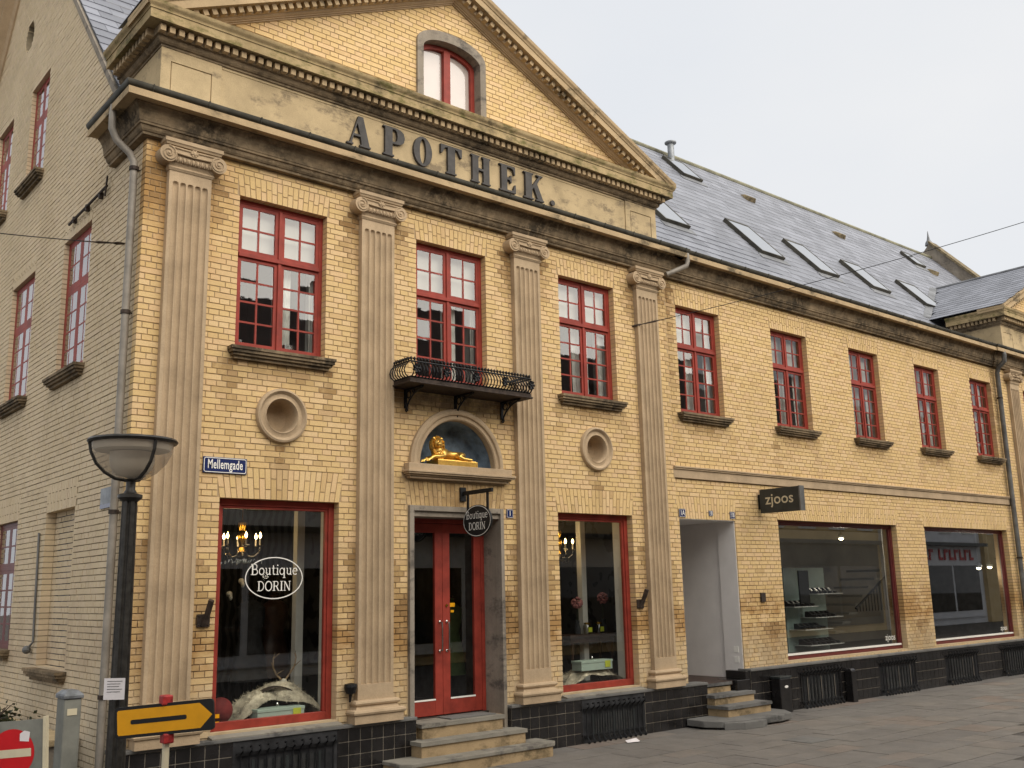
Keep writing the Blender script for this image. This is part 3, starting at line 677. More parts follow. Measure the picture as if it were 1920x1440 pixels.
# ------------------------------------------------------------------ main cornice and gutters
CORN = [(-0.05, 6.957), (0.075, 6.957), (0.078, 6.985), (0.09, 6.99), (0.105, 7.01), (0.118, 7.045), (0.135, 7.05), (0.135, 7.075), (0.142, 7.08), (0.148, 7.13), (0.165, 7.19), (0.20, 7.245), (0.215, 7.25), (0.215, 7.262), (-0.05, 7.262)]
CORO = [(-0.05, 7.263), (0.315, 7.263), (0.315, 7.252), (0.333, 7.252), (0.333, 7.33), (-0.05, 7.335)]
def gutter_prof(p): return [(p - .008, 7.345), (p - .008, 7.40)] + [(p + .065 + .068 * math.cos(math.radians(a)), 7.405 + .07 * math.sin(math.radians(a))) for a in range(180, 361, 20)] + [(p + .125, 7.405)] + [(p + .065 + .06 * math.cos(math.radians(a)), 7.405 + .062 * math.sin(math.radians(a))) for a in range(360, 179, -20)]
def cornice(B, path, y_mid=None):
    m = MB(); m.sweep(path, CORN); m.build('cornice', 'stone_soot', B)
    m = MB(); m.sweep(path, CORO); m.build('corona', 'stone_corona', B)
    m = MB(); m.sweep(path, [(0.29 + .068 * math.cos(math.radians(a)) + .0, 7.40 + .068 * math.sin(math.radians(a))) for a in range(180, 361, 18)] + [(0.29 + .061 * math.cos(math.radians(a)), 7.40 + .061 * math.sin(math.radians(a))) for a in range(360, 179, -18)])
    return m.build('gutter', 'zinc_old', B, smooth=True)
cornice(B1, [(XC, 1.02), (XC, 0.0), (XJ - 0.08, 0.0), (XJ - 0.08, 0.08)])
cornice(B2, [(XJ + 0.0, WY), (XE - 0.3, WY)])
cornice(B3, [(XE - 0.3, 0.3), (XE - 0.3, 0.0), (24.6, 0.0)])
for B, xs in ((B1, [-4.2 + i * 0.62 for i in range(15)]), (B2, [4.75 + i * 0.66 for i in range(17)])):
    for x in xs:
        m = MB(); yy = 0 if B is B1 else WY
        m.tube([(x, yy - 0.29 - 0.074, 7.405), (x, yy - 0.29 - .06, 7.36), (x, yy - 0.29 - .02, 7.334), (x, yy - 0.25, 7.335)], 0.010, 5); m.build('gutter_bracket', 'zinc_old', B)
m = MB(); m.box(XJ - 0.03, XE - 0.0, -0.035 + WY, 0.05, 3.70, 3.835); m.box(XJ - 0.03, XE, -0.055 + WY, 0.05, 3.835, 3.86); m.box(XJ - 0.03, XE, -0.07 + WY, 0.05, 3.86, 3.885); m.build('string_course', 'stone', B2, bev=0.004)

# ------------------------------------------------------------------ pilasters
def pilaster(B, cx, zb, base=True, full=True):
    P = thing_part('pilaster', B); hw = 0.24; d = 0.08; FL = 5; mar = 0.032; fw = (2 * hw - 2 * mar) / FL
    zs_b, zs_t, ft = 1.0 if base else zb, 6.635, 6.50
    xs = [-hw]
    for i in range(FL):
        a = -hw + mar + i * fw
        xs += [a + fw * t for t in (0.09, 0.11, 0.2, 0.34, 0.5, 0.66, 0.8, 0.89, 0.91)]
    xs.append(hw)
    r = fw * 0.40
    def depth(x, z):
        i = int((x + hw - mar) / fw)
        if not 0 <= i < FL: return 0
        c = -hw + mar + (i + .5) * fw; q = r * r - (x - c) ** 2
        if q <= 0: return 0
        if z > ft - r: q -= (z - (ft - r)) ** 2
        if z < zs_b + 0.02: q = 0
        return 0.95 * math.sqrt(q) if q > 0 else 0
    zs = [0.85, zs_b + 0.019, zs_b + 0.021, 2.4, 3.8, 5.2, ft - r] + [ft - r + r * t for t in (0.3, 0.55, 0.75, 0.9, 1.0)] + [zs_t]
    if not base: zs[0] = zb
    m = MB(); vs = [(cx + x, -d + depth(x, z), z) for z in zs for x in xs]; n = len(xs)
    m.add(vs, [(i * n + j, i * n + j + 1, (i + 1) * n + j + 1, (i + 1) * n + j) for i in range(len(zs) - 1) for j in range(n - 1)])
    m.add([(cx - hw, -d, zs[0]), (cx - hw, 0.03, zs[0]), (cx - hw, 0.03, zs_t), (cx - hw, -d, zs_t)], [(0, 1, 2, 3)])
    m.add([(cx + hw, -d, zs[0]), (cx + hw, 0.03, zs[0]), (cx + hw, 0.03, zs_t), (cx + hw, -d, zs_t)], [(0, 1, 2, 3)])
    m.build('shaft', 'stone', P)
    def ring(hx, prof):   # moulding wrapped on three sides
        q = MB(); q.sweep([(cx - hx, 0.02), (cx - hx, -d), (cx + hx, -d), (cx + hx, 0.02)], prof); return q
    if base:
        pr = [(-.2, 0.60), (0.085, 0.60), (0.085, 0.69)] + [(0.082 + .028 * math.cos(math.radians(a)), 0.72 + .03 * math.sin(math.radians(a))) for a in (-80, -45, 0, 45, 80)] + [(0.05, 0.752), (0.035, 0.775), (0.032, 0.79)] + [(0.03 + .03 * math.cos(math.radians(a)), 0.818 + .028 * math.sin(math.radians(a))) for a in (-80, -45, 0, 45, 80)] + [(0.008, 0.85), (-.2, 0.855)]
        ring(hw, pr).build('base', 'stone', P)
    # capital
    m = ring(hw, [(-.2, 6.62), (0.008, 6.62)] + [(0.008 + .016 * math.cos(math.radians(a)), 6.645 + .016 * math.sin(math.radians(a))) for a in (-70, 0, 70)] + [(0.012, 6.668), (0.03, 6.70), (0.05, 6.74), (0.05, 6.80), (-.2, 6.80)])
    m.build('echinus', 'stone', P)
    m = ring(hw, [(-.2, 6.885), (0.07, 6.885), (0.078, 6.905), (0.09, 6.915), (0.09, 6.956), (-.2, 6.956)]); m.build('abacus', 'stone', P)
    m = MB(); vx, vz, vr = 0.285, 6.775, 0.095
    for s_ in (-1, 1):
        m.lathe([(vr, -0.155), (vr, 0.0)], (cx + s_ * vx, 0, vz), 24, 'y')
        sp = []
        for t in range(46):
            a = math.radians(90 - s_ * (-1) * 0 + s_ * t * 16.5); rr = vr * 0.93 * (1 - t / 52) ** 1.15
            sp.append((cx + s_ * vx + rr * math.cos(a) * 1.0, -0.158, vz + rr * math.sin(a)))
        m.tube(sp, 0.0095, 5)
        m.ball((cx + s_ * vx, -0.155, vz), 0.022, 0.02, 0.022, 10, 6)
    m.box(cx - vx, cx + vx, -0.148, 0.0, 6.79, vz + vr - 0.004)
    m.tube([(cx - vx, -0.152, vz + vr - 0.012), (cx, -0.152, vz + vr - 0.018), (cx + vx, -0.152, vz + vr - 0.012)], 0.011, 6)
    m.tube([(cx - vx + .05, -0.152, 6.80), (cx, -0.152, 6.79), (cx + vx - .05, -0.152, 6.80)], 0.008, 6)
    m.build('volutes', 'stone', P, smooth=True)
    m = MB()
    for i in range(9):
        x = cx - 0.20 + i * 0.05; m.ball((x, -0.128, 6.735), 0.019, 0.022, 0.033, 8, 5)
        if i < 8: m.box(x + 0.022, x + 0.028, -0.14, -0.11, 6.705, 6.765)
    m.ball((cx, -0.158, 6.835), 0.026, 0.018, 0.026, 8, 5)
    for k in range(6): m.ball((cx + .03 * math.cos(k * PI / 3), -0.155, 6.835 + .03 * math.sin(k * PI / 3)), 0.016, 0.014, 0.016, 6, 4)
    m.build('egg_and_dart', 'stone', P, smooth=True)
for x in PILX: pilaster(B1, x, 0.60)
pilaster(B3, FX - 3.65, 0.60)

# ------------------------------------------------------------------ windows
def sill(P, fm, a, b, z):
    m = MB(xf=fm); e = 0.085
    for s0, s1, d0, z0, z1 in ((a - e, b + e, -0.13, z - 0.030, z + 0.004), (a - e + .012, b + e - .012, -0.115, z - 0.065, z - 0.031), (a - e + .035, b + e - .035, -0.09, z - 0.095, z - 0.066), (a - e + .06, b + e - .06, -0.055, z - 0.13, z - 0.096)):
        m.box(s0, s1, d0, 0.11, z0, z1)
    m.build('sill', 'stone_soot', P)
def window(B, fm, a, b, z0, z1, mat='red_paint', curtains=True, trans=0.37, sil=True, rows=4, cname='window', gl='pane_glass', deep=0.25):
    W = thing_part(cname, B); y0, y1 = (0.10, 0.155) if fm is not side_map else (0.06, 0.115); pj, po = (1, .011) if fm is not side_map else (0, .002); fr = 0.05; cx = (a + b) / 2; zt = z1 - trans * (z1 - z0)
    m = MB(xf=fm)
    m.box(a, a + fr, y0, y1 + .03, z0, z1); m.box(b - fr, b, y0, y1 + .03, z0, z1); m.box(a + fr, b - fr, y0, y1 + .03, z1 - fr, z1); m.box(a + fr, b - fr, y0, y1 + .03, z0, z0 + fr * 1.1)
    m.box(a + fr, b - fr, y0 - 0.022 * pj, y1 + .03, zt - 0.028, zt + 0.022); m.box(cx - 0.02, cx + 0.02, y0 - 0.012 * pj, y1 + .02, z0 + fr * 1.1, zt - 0.028); m.box(cx - 0.02, cx + 0.02, y0 - 0.012 * pj, y1 + .02, zt + 0.022, z1 - fr)
    m.build('frame', mat, W, bev=0.004)
    st = 0.042
    for (lo, hi, nr) in ((zt + 0.022, z1 - fr, 2), (z0 + fr * 1.1, zt - 0.028, rows)):
        for (l, r) in ((a + fr, cx - 0.02), (cx + 0.02, b - fr)):
            m = MB(xf=fm); ya, yb = y0 + 0.006 * pj + .001, y0 + 0.045
            m.box(l, l + st, ya, yb, lo, hi); m.box(r - st, r, ya, yb, lo, hi); m.box(l + st, r - st, ya, yb, hi - st, hi); m.box(l + st, r - st, ya, yb, lo, lo + st * 1.15)
            mx_ = (l + r) / 2; g0, g1 = lo + st * 1.15, hi - st; mb = 0.011
            m.box(mx_ - mb, mx_ + mb, ya + .006 * pj, yb - .006, g0, g1)
            for k in range(1, nr):
                z = g0 + (g1 - g0) * k / nr
                m.box(l + st, mx_ - mb, ya + .007 * pj + .0005, yb - .007, z - mb, z + mb); m.box(mx_ + mb, r - st, ya + .007 * pj + .0005, yb - .007, z - mb, z + mb)
            m.build('sash', mat, W)
            for k in range(nr):
                za, zb_ = g0 + (g1 - g0) * k / nr, g0 + (g1 - g0) * (k + 1) / nr
                for (p, q) in ((l + st, mx_), (mx_, r - st)):
                    m = MB(xf=fm); t1, t2 = pj * random.uniform(-.0022, .0022), pj * random.uniform(-.0022, .0022)
                    m.quad((p, ya + po + t1 - t2, za), (q, ya + po - t1 - t2, za), (q, ya + po - t1 + t2, zb_), (p, ya + po + t1 + t2, zb_)); m.build('pane', gl if fm is not side_map else 'pane_glass_side', W)
    if sil: sill(W, fm, a, b, z0)
    # pale inner lining of the reveal
    m = MB(xf=fm); m.box(b, b + 0.02, 0.20, 0.50, z0, z1); m.box(a - 0.02, a, 0.20, 0.50, z0, z1); m.box(a, b, 0.20, 0.50, z1, z1 + 0.02); m.box(a, b, 0.2, .5, z0 - .02, z0); m.build('lining', 'white_paint', W)
    if fm is not side_map:
        m = MB(xf=fm); m.quad((a, .215, zt + .02), (b + .16, .215, zt + .02), (b + .16, .215, z1), (a, .215, z1)); m.build('blind', 'blind_cloth', W)
    if curtains:
        for (p, q) in (((cx - 0.13, cx + 0.20), (b - 0.20, b - 0.01)) if curtains == 1 else ((cx - 0.02, cx + 0.22), (b - 0.10, b - 0.005), (a + 0.0, a + 0.14))):
            m = MB(xf=fm); n = 18; ring = []
            for z in (z0 + 0.06, z1 - 0.02):
                ring.append([(p + (q - p) * i / n, deep + 0.022 * math.sin(i * 1.35 + z), z) for i in range(n + 1)])
            m.loops(ring, False, False, False); m.build('curtain', 'curtain_cloth', W, smooth=True)
    return W
for i in (1, 2, 3): window(B1, FM, *UPW[i], ZB if i != 2 else ZB - 0.09, ZT, sil=(i != 2), curtains=(1 if i == 3 else 2))
for i in range(4, 9): window(B2, FW2, *UPW[i], ZB, ZT)
window(B3, FM, 17.42, 18.56, ZB, ZT)
for k, (a, b, z0, z1) in enumerate(SW):
    if k in (2, 6): continue
    window(B1, side_map, a, b, z0, z1, curtains=0, mat='dark_red_paint' if k >= 5 else 'red_paint')
m = MB(xf=side_map); sill(B1, side_map, BLIND[0], BLIND[1], BLIND[2])
# interiors: floors, partitions, back wall
m = MB(); m.box(XC + 0.3, 24.4, 4.2, 4.3, 0.3, 7.0); m.build('partition', 'interior_wall', B1)
m = MB(); m.box(XC + 0.22, XJ - .02, 0.36, 11.2, 3.42, 4.55); m.build('floor_slab', 'interior_wall', B1)
m = MB(); m.box(XC + 0.22, XJ - .02, 0.33, 11.2, 6.9, 7.2); m.build('ceiling_slab', 'interior_wall', B1)
m = MB(); m.box(XJ + .02, 24.4, 0.36, 11.2, 3.42, 4.55); m.build('floor_slab', 'interior_wall', B2)
m = MB(); m.box(XJ + .02, 24.4, 0.36, 11.2, 6.9, 7.2); m.build('ceiling_slab', 'interior_wall', B2)
m = MB(); m.box(XC + .05, 25.2, 11.3, 11.44, 0, 7.4); m.build('back_wall', 'interior_wall', B1)
m = MB(); m.box(XJ - 0.02, XJ + 0.02, 0.35, 4.2, 0.4, 7.0); m.build('party_wall', 'interior_wall', B1)
for x in (-0.95, 1.25): 
    m = MB(); m.box(x, x + .08, 0.40, 4.2, 4.55, 6.9); m.build('inner_wall', 'interior_wall', B1)
for x in (6.3, 9.0, 11.6, 14.0):
    m = MB(); m.box(x, x + .08, 0.42, 4.2, 4.55, 6.9); m.build('inner_wall', 'interior_wall', B2)

# ------------------------------------------------------------------ oculi, niche
for (x, z, r) in OC:
    O_ = thing_part('oculus', B1)
    m = MB(); m.lathe([(r * 0.58, 0.03), (r * 0.60, -0.02), (r * 0.63, -0.035), (r * 0.66, -0.03), (r * 0.70, -0.022), (r * 0.80, -0.022), (r * 0.84, -0.04), (r * 0.90, -0.058), (r * 0.97, -0.05), (r * 1.0, -0.03), (r * 1.0, 0.02)], (x, 0, z), 40, 'y', caps=False); m.build('ring', 'stone', O_, smooth=True)
    m = MB(); m.lathe([(r * 0.59, 0.0), (r * 0.59, 0.10), (r * 0.575, 0.16), (r * 0.5, 0.20), (r * 0.3, 0.22), (0.0005, 0.225)], (x, 0, z), 32, 'y', caps=False); m.build('bowl', 'stone', O_, smooth=True)
Nn = thing_part('niche', B1)
m = MB(); prof = [(0.60, 0.02), (0.60, -0.045), (0.615, -0.06), (0.635, -0.05), (0.66, -0.05), (0.67, -0.075), (0.69, -0.085), (0.715, -0.08), (0.73, -0.06), (0.745, -0.05), (0.745, 0.0)]
m.lathe(prof, (NX, 0, NZ), 40, 'y', 0, PI); m.build('archivolt', 'stone', Nn, smooth=True)
m = MB(); rings = []
for i in range(7):
    t = i / 6 * PI / 2; y = 0.04 + 0.26 * math.sin(t); k = max(0.86 + 0.14 * math.cos(t), 0.02)
    if i == 6: k = 0.86
    rings.append([(NX + 0.603 * k * math.cos(PI * j / 24), y, NZ - 0.05 + (0.65 * k) * math.sin(PI * j / 24)) for j in range(25)])
m.loops(rings, False, False, False); m.add([(p[0], 0.301, p[2]) for p in rings[-1]] , [tuple(range(25))]); m.build('niche_back', 'niche_blue', Nn)
m = MB(); m.box(NX - 0.60, NX + 0.60, -0.02, 0.31, NZ - 0.06, NZ - 0.035); m.build('niche_floor', 'niche_blue', Nn)
m = MB()
c0 = 0.062
for hw, d, z0, z1 in ((0.825, -0.11, 3.515, 3.60), (0.86, -0.155, 3.485, 3.514), (0.845, -0.14, 3.465, 3.484), (0.815, -0.105, 3.445, 3.464), (0.79, -0.075, 3.415, 3.444)): m.box(c0 - hw, c0 + hw, d, 0.02, z0, z1)
m.build('niche_sill', 'stone', Nn, bev=0.006)

# ------------------------------------------------------------------ lion
def skin_mesh(name, nodes, edges, mat, parent, sub=2, **kw):
    me = bpy.data.meshes.new(name); me.from_pydata([n_[:3] for n_ in nodes], edges, []); me.materials.append(MATS[mat])
    o = link(bpy.data.objects.new(name, me), parent)
    md = o.modifiers.new('skin', 'SKIN'); sv = me.skin_vertices[0].data
    for i, n_ in enumerate(nodes): sv[i].radius = (n_[3], n_[4] if len(n_) > 4 else n_[3]); sv[i].use_root = (i == 0)
    md.use_smooth_shade = True; s2 = o.modifiers.new('sub', 'SUBSURF'); s2.levels = sub; s2.render_levels = sub
    return tag(o, **kw) if kw else o
LION = thing('lion_statue', (0, 0, NZ - 0.035), 'gilded lion statue lying on a gold slab in the blue arched niche', 'statue')
zf = NZ - 0.035
m = MB(); m.box(-0.30, 0.335, -0.14, 0.12, zf + .002, zf + 0.075); m.box(-0.285, 0.32, -0.125, 0.11, zf + .075, zf + 0.085); m.build('plinth', 'gold', LION, bev=0.005)
z = zf + 0.085
skin_mesh('body', [(-0.16, 0.0, z + 0.085, 0.072, 0.08), (-0.06, 0.0, z + 0.07, 0.06, 0.065), (0.04, 0.0, z + 0.062, 0.055, 0.06), (0.125, 0.0, z + 0.085, 0.07, 0.075), (0.20, 0.0, z + 0.05, 0.045), (-0.235, -0.03, z + 0.15, 0.07, 0.075),
  (-0.17, -0.085, z + 0.05, 0.036), (-0.27, -0.115, z + 0.03, 0.028), (-0.36, -0.12, z + 0.024, 0.026), (-0.405, -0.125, z - 0.012, 0.03), (-0.19, 0.06, z + 0.045, 0.032), (-0.31, 0.03, z + 0.028, 0.026), (-0.40, 0.0, z + 0.0, 0.028),
  (0.125, -0.075, z + 0.08, 0.05, 0.055), (0.055, -0.115, z + 0.04, 0.032), (0.12, -0.13, z + 0.02, 0.022), (0.22, -0.135, z + 0.014, 0.02), (0.255, -0.137, z + 0.012, 0.016), (0.25, 0.0, z + 0.03, 0.014), (0.29, -0.05, z + 0.012, 0.011), (0.27, -0.105, z + 0.014, 0.011)],
  [(0, 1), (1, 2), (2, 3), (3, 4), (0, 5), (0, 6), (6, 7), (7, 8), (8, 9), (0, 10), (10, 11), (11, 12), (3, 13), (13, 14), (14, 15), (15, 16), (16, 17), (4, 18), (18, 19), (19, 20)], 'gold', LION)
m = MB(); hx, hy, hz = -0.275, -0.09, z + 0.205
m.ball((hx, hy, hz), 0.062, 0.07, 0.07, 16, 10); m.ball((hx - 0.012, hy - 0.062, hz - 0.022), 0.034, 0.036, 0.028, 12, 8); m.ball((hx - 0.012, hy - 0.058, hz - 0.045), 0.026, 0.028, 0.016, 10, 6)
m.ball((hx - 0.014, hy - 0.095, hz - 0.006), 0.013, 0.01, 0.010, 8, 5)
m.add([(hx - 0.028, hy - 0.055, hz + 0.045), (hx + 0.004, hy - 0.055, hz + 0.045), (hx + 0.0, hy - 0.094, hz + 0.002), (hx - 0.026, hy - 0.094, hz + 0.002), (hx - 0.012, hy - 0.03, hz)], [(0, 1, 2, 3), (0, 3, 4), (1, 4, 2), (0, 4, 1)])
for s_ in (-1, 1): m.ball((hx - 0.012 + s_ * 0.03, hy - 0.056, hz + 0.024), 0.018, 0.012, 0.009, 8, 5); m.ball((hx + s_ * 0.058, hy - 0.01, hz + 0.055), 0.02, 0.012, 0.022, 8, 5)
m.build('head', 'gold', LION, smooth=True)
m = MB(); R_ = random.Random(3)
m.ball((hx + 0.022, hy + 0.045, hz - 0.012), 0.088, 0.075, 0.105, 16, 10); m.ball((hx + 0.03, hy + 0.05, hz - 0.10), 0.085, 0.07, 0.10, 14, 8)
for k in range(190):
    a = R_.uniform(-0.5 * PI, 1.5 * PI); t = R_.uniform(-.25, 1.0)
    rr = 0.082 * math.sqrt(max(0, 1 - max(0, t) ** 2 * .6)); x, y, zz = hx + 0.014 + rr * math.cos(a), hy + 0.02 + 0.085 * t, hz - 0.008 + rr * 1.16 * math.sin(a)
    dn = -0.02 - 0.02 * abs(math.cos(a)); sd = math.cos(a) * .010
    m.tube([(x, y, zz + .012), (x + sd, y - .008, zz), (x + sd * 1.4, y - .002, zz + dn)], [0.007, 0.0125, 0.003], 5)
for k in range(70):
    x = hx + R_.uniform(-.055, .095); zz = hz - 0.07 - R_.random() * 0.12; y = hy - 0.02 + R_.random() * .015 + abs(x - hx - .02) * .35
    m.tube([(x, y, zz + .01), (x + R_.uniform(-.008, .008), y - 0.012, zz - 0.015), (x, y - 0.002, zz - 0.042)], [0.008, 0.0125, 0.003], 5)
m.build('mane', 'gold', LION, smooth=True)
m = MB()
z += 0.03
for (x, y) in ((-0.42, -0.125), (-0.415, 0.0)):
    m = MB()
    for k in range(4): m.tube([(x + 0.02, y - .024 + k * .016, z - .035), (x - .012, y - .026 + k * .017, z - .043), (x - .028, y - .026 + k * .017, z - .066)], [0.011, 0.012, 0.008], 6)
    m.build('paw', 'gold', LION, smooth=True)
pass

LION.location.y += 0.065; LION.location.z += 0.03
# ------------------------------------------------------------------ balcony
BAL = thing_part('balcony', B1)
bz = 4.60; bx, by = 0.97, -0.44
m = MB(); m.box(-bx, bx, by, 0.0, bz - 0.055, bz - 0.012); m.box(-bx - .02, bx + .02, by - .02, 0, bz - 0.075, bz - 0.056); m.build('balcony_slab', 'rust_iron', BAL, bev=0.005)
bar = MB(); pr = [(0.0, bz - 0.01), (-0.05, bz + 0.03), (-0.068, bz + 0.08), (-0.05, bz + 0.135), (-0.015, bz + 0.175), (-0.005, bz + 0.205)]
bar.tube([(0, y, z - bz) for y, z in pr], 0.0085, 5); bar.ball((0, -0.005, 0.225), 0.017, 0.017, 0.02, 8, 5); bar.tube([(-.025, -.004, .215), (-.02, -.02, .235), (-.004, -.014, .245)], 0.006, 5)
bme = bpy.data.meshes.new('bar'); bme.from_pydata(bar.v, [], bar.f); bme.update(); bme.materials.append(MATS['black_iron'])
nb = 38
for i in range(nb + 1): piece('bar', None, BAL, (-bx + .02 + (2 * bx - .04) * i / nb, by + .012, bz), (1, 1, 1), mesh=bme)
for s_ in (-1, 1):
    for i in range(8): piece('bar', None, BAL, (s_ * (bx - .012), by + 0.05 + i * 0.052, bz), (1, 1, 1), (0, 0, s_ * PI / 2), mesh=bme)
m = MB()
for zz, off in ((bz + 0.0, .012), (bz + 0.19, .0)): m.tube([(-bx + off, 0, zz), (-bx + off, by + off, zz), (bx - off, by + off, zz), (bx - off, 0, zz)], 0.012, 6)
m.build('railing_rails', 'black_iron', BAL)
for x in (-0.92, 0.92, 0.0, -0.47, 0.47):
    m = MB()
    for k in range(7): a = k * 2 * PI / 7; m.tube([(x, by - .06, bz + 0.09), (x + .05 * math.cos(a), by - .07, bz + 0.09 + .06 * math.sin(a))], [0.012, 0.02], 5)
    m.ball((x, by - .07, bz + .09), .02, .015, .02, 8, 5); m.build('rosette', 'black_iron', BAL, smooth=True)
for x in (-0.75, 0.03, 0.81):
    m = MB(); m.box(x - .018, x + .018, by + .05, 0.0, bz - 0.095, bz - 0.076); m.box(x - .018, x + .018, -0.022, 0.004, bz - 0.31, bz - 0.095)
    cv = [(x, by + 0.06, bz - 0.10), (x, by + .12, bz - 0.11), (x, -0.20, bz - 0.15), (x, -0.10, bz - 0.22), (x, -0.045, bz - 0.29), (x, -0.03, bz - 0.32)]
    m.tube(cv, 0.012, 6)
    for c_, r_ in (((-0.085, bz - 0.145), 0.045), ((-0.19, bz - 0.118), 0.02)): m.tube([(x, c_[0] + r_ * math.cos(a * .5), c_[1] + r_ * math.sin(a * .5)) for a in range(14)], 0.008, 5)
    m.tube([(x, -0.03 + .028 * math.cos(a * .5 + 2.5) * (1 - a / 16), bz - 0.335 + .028 * math.sin(a * .5 + 2.5) * (1 - a / 16)) for a in range(13)], 0.010, 5); m.build('bracket', 'black_iron', BAL)

# ------------------------------------------------------------------ shopfronts
glass('shop_glass_wing', 3.0)
def shop_window(B, fm, a, b, z0, z1, mat, fr, name='shop_window', bright=False, depth=0.11):
    W = thing_part(name, B); m = MB(xf=fm); y0, y1 = depth, depth + 0.07
    m.box(a, a + fr, y0, y1, z0, z1); m.box(b - fr, b, y0, y1, z0, z1); m.box(a + fr, b - fr, y0, y1, z1 - fr, z1); m.box(a + fr, b - fr, y0, y1, z0, z0 + fr * 1.25)
    e = fr * 0.45
    m.box(a + fr, a + fr + e, y0 + .02, y1, z0 + fr * 1.25, z1 - fr); m.box(b - fr - e, b - fr, y0 + .02, y1, z0 + fr * 1.25, z1 - fr); m.box(a + fr + e, b - fr - e, y0 + .02, y1, z1 - fr - e, z1 - fr)
    m.build('frame', mat, W, bev=0.004)
    if bright:
        m = MB(xf=fm); m.box(a + fr, b - fr, y0 - .012, y0 + .04, z0 + fr * 1.25, z0 + fr * 1.25 + 0.03); m.build('glazing_bead', 'enamel_white', W)
    m = MB(xf=fm); m.quad((a + fr, y0 + .043, z0 + fr), (b - fr, y0 + .043, z0 + fr), (b - fr, y0 + .043, z1 - fr), (a + fr, y0 + .043, z1 - fr)); m.build('pane', 'shop_glass' if B is B1 else 'shop_glass_wing', W)
    if B is B1:
        m = MB(); zc = 0.6045; m.hexa([(a - .03, -.112, zc), (b + .03, -.112, zc), (b + .03, y0 + .02, zc), (a - .03, y0 + .02, zc)], [(a - .03, -.112, zc + .012), (b + .03, -.112, zc + .012), (b + .03, y0 + .02, z0 + .004), (a - .03, y0 + .02, z0 + .004)]); m.build('sill', 'tread_stone', W)
    m = MB(xf=fm); dl = 0.42 if B is B1 else 0.24; m.box(b, b + 0.02, y1, dl, z0, z1); m.box(a - .02, a, y1, dl, z0, z1); m.box(a, b, y1, dl, z1, z1 + .02); m.build('lining', 'white_paint' if B is B1 else 'interior_wall', W)
    m = MB(xf=fm); m.box(a - .02, b + .02, y1, 0.9, z0 - .03, z0 + .03); m.build('display_board', 'dark_wood', W)
    return W
W1 = shop_window(B1, FM, -3.138, -1.674, SB, ST, 'red_paint', 0.07)
W3 = shop_window(B1, FM, 1.789, 3.287, SB, ST, 'red_paint', 0.07)
R1 = shop_window(B2, FW2, *SHW[0], 'dark_red_paint', 0.055, bright=True)
R2 = shop_window(B2, FW2, *SHW[1], 'dark_red_paint', 0.055, bright=True)
# shop rooms
def room(B, x0, x1, y1, z0, z1, wall, nm):
    m = MB(); m.box(x0, x1, y1, y1 + .06, z0, z1); m.build('room_wall', wall, B)
    m = MB(); m.box(x0, x1, 0.28, y1, z0 - .08, z0); m.build('room_floor', 'interior_floor', B)
    m = MB(); m.box(x0, x0 + .05, 0.36, y1, z0, z1); m.build('room_wall', wall, B)
    m = MB(); m.box(x1 - .05, x1, 0.36, y1, z0, z1); m.build('room_wall', wall, B)
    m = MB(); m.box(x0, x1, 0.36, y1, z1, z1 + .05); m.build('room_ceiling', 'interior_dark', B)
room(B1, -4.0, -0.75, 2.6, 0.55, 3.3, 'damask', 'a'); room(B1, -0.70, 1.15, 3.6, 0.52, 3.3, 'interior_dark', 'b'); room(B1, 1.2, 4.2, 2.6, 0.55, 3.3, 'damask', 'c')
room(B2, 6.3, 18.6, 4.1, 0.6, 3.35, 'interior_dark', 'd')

# entrance door
D = thing_part('entrance', B1)
m = MB(); m.box(-0.70, -0.635, -0.035, 0.36, 0.33, 3.085); m.box(0.735, 0.79, -0.035, 0.36, 0.33, 3.085); m.box(-0.635, 0.735, -0.035, 0.36, 3.02, 3.085); m.build('surround', 'grey_plaster', D, bev=0.005)
m = MB(); m.box(-0.635, 0.735, 0.0, 0.30, 2.955, 3.02); m.build('head_lining', 'grey_plaster', D)
m = MB(); m.box(-0.635, -0.58, 0.33, 0.40, 0.52, 3.02); m.box(0.68, 0.735, 0.33, 0.40, 0.52, 3.02); m.box(-0.58, 0.68, 0.33, 0.40, 2.90, 3.02); m.build('door_frame', 'red_paint', D, bev=0.004)
for k, (a, b) in enumerate(((-0.578, 0.048), (0.052, 0.678))):
    L = thing_part('door_leaf', B1); L.parent = D
    m = MB(); st = 0.115; m.box(a, a + st, 0.335, 0.385, 0.53, 2.895); m.box(b - st, b, 0.335, 0.385, 0.53, 2.895); m.box(a + st, b - st, 0.335, 0.385, 2.78, 2.895); m.box(a + st, b - st, 0.335, 0.385, 0.53, 0.71)
    m.build('door_leaf', 'red_paint', D, bev=0.004); bpy.data.objects.remove(L)
    m = MB(); m.quad((a + st, 0.36, 0.71), (b - st, 0.36, 0.71), (b - st, 0.36, 2.78), (a + st, 0.36, 2.78)); m.build('pane', 'shop_glass', D)
    m = MB(); m.box(a + st, b - st, 0.330, 0.345, 0.71, 0.728); m.build('glazing_bead', 'enamel_white', D)
    hx = 0.048 - 0.045 if k == 0 else 0.052 + 0.06
    m = MB(); m.tube([(hx, 0.335, 1.30), (hx, 0.285, 1.31), (hx, 0.28, 1.36), (hx, 0.28, 1.60), (hx, 0.285, 1.65), (hx, 0.335, 1.66)], 0.011, 8); m.ball((hx, .33, 1.30), .02, .012, .02, 8, 5); m.ball((hx, .33, 1.66), .02, .012, .02, 8, 5); m.build('door_handle', 'chrome', D, smooth=True)
m = MB(); m.lathe([(0.018, -0.012), (0.018, 0.0)], (0.11, 0.335, 1.86), 12, 'y'); m.build('lock', 'brass', D)
m = MB(); m.box(0.175, 0.255, 0.352, 0.357, 1.84, 1.89); m.build('sticker', 'sign_yellow', D)
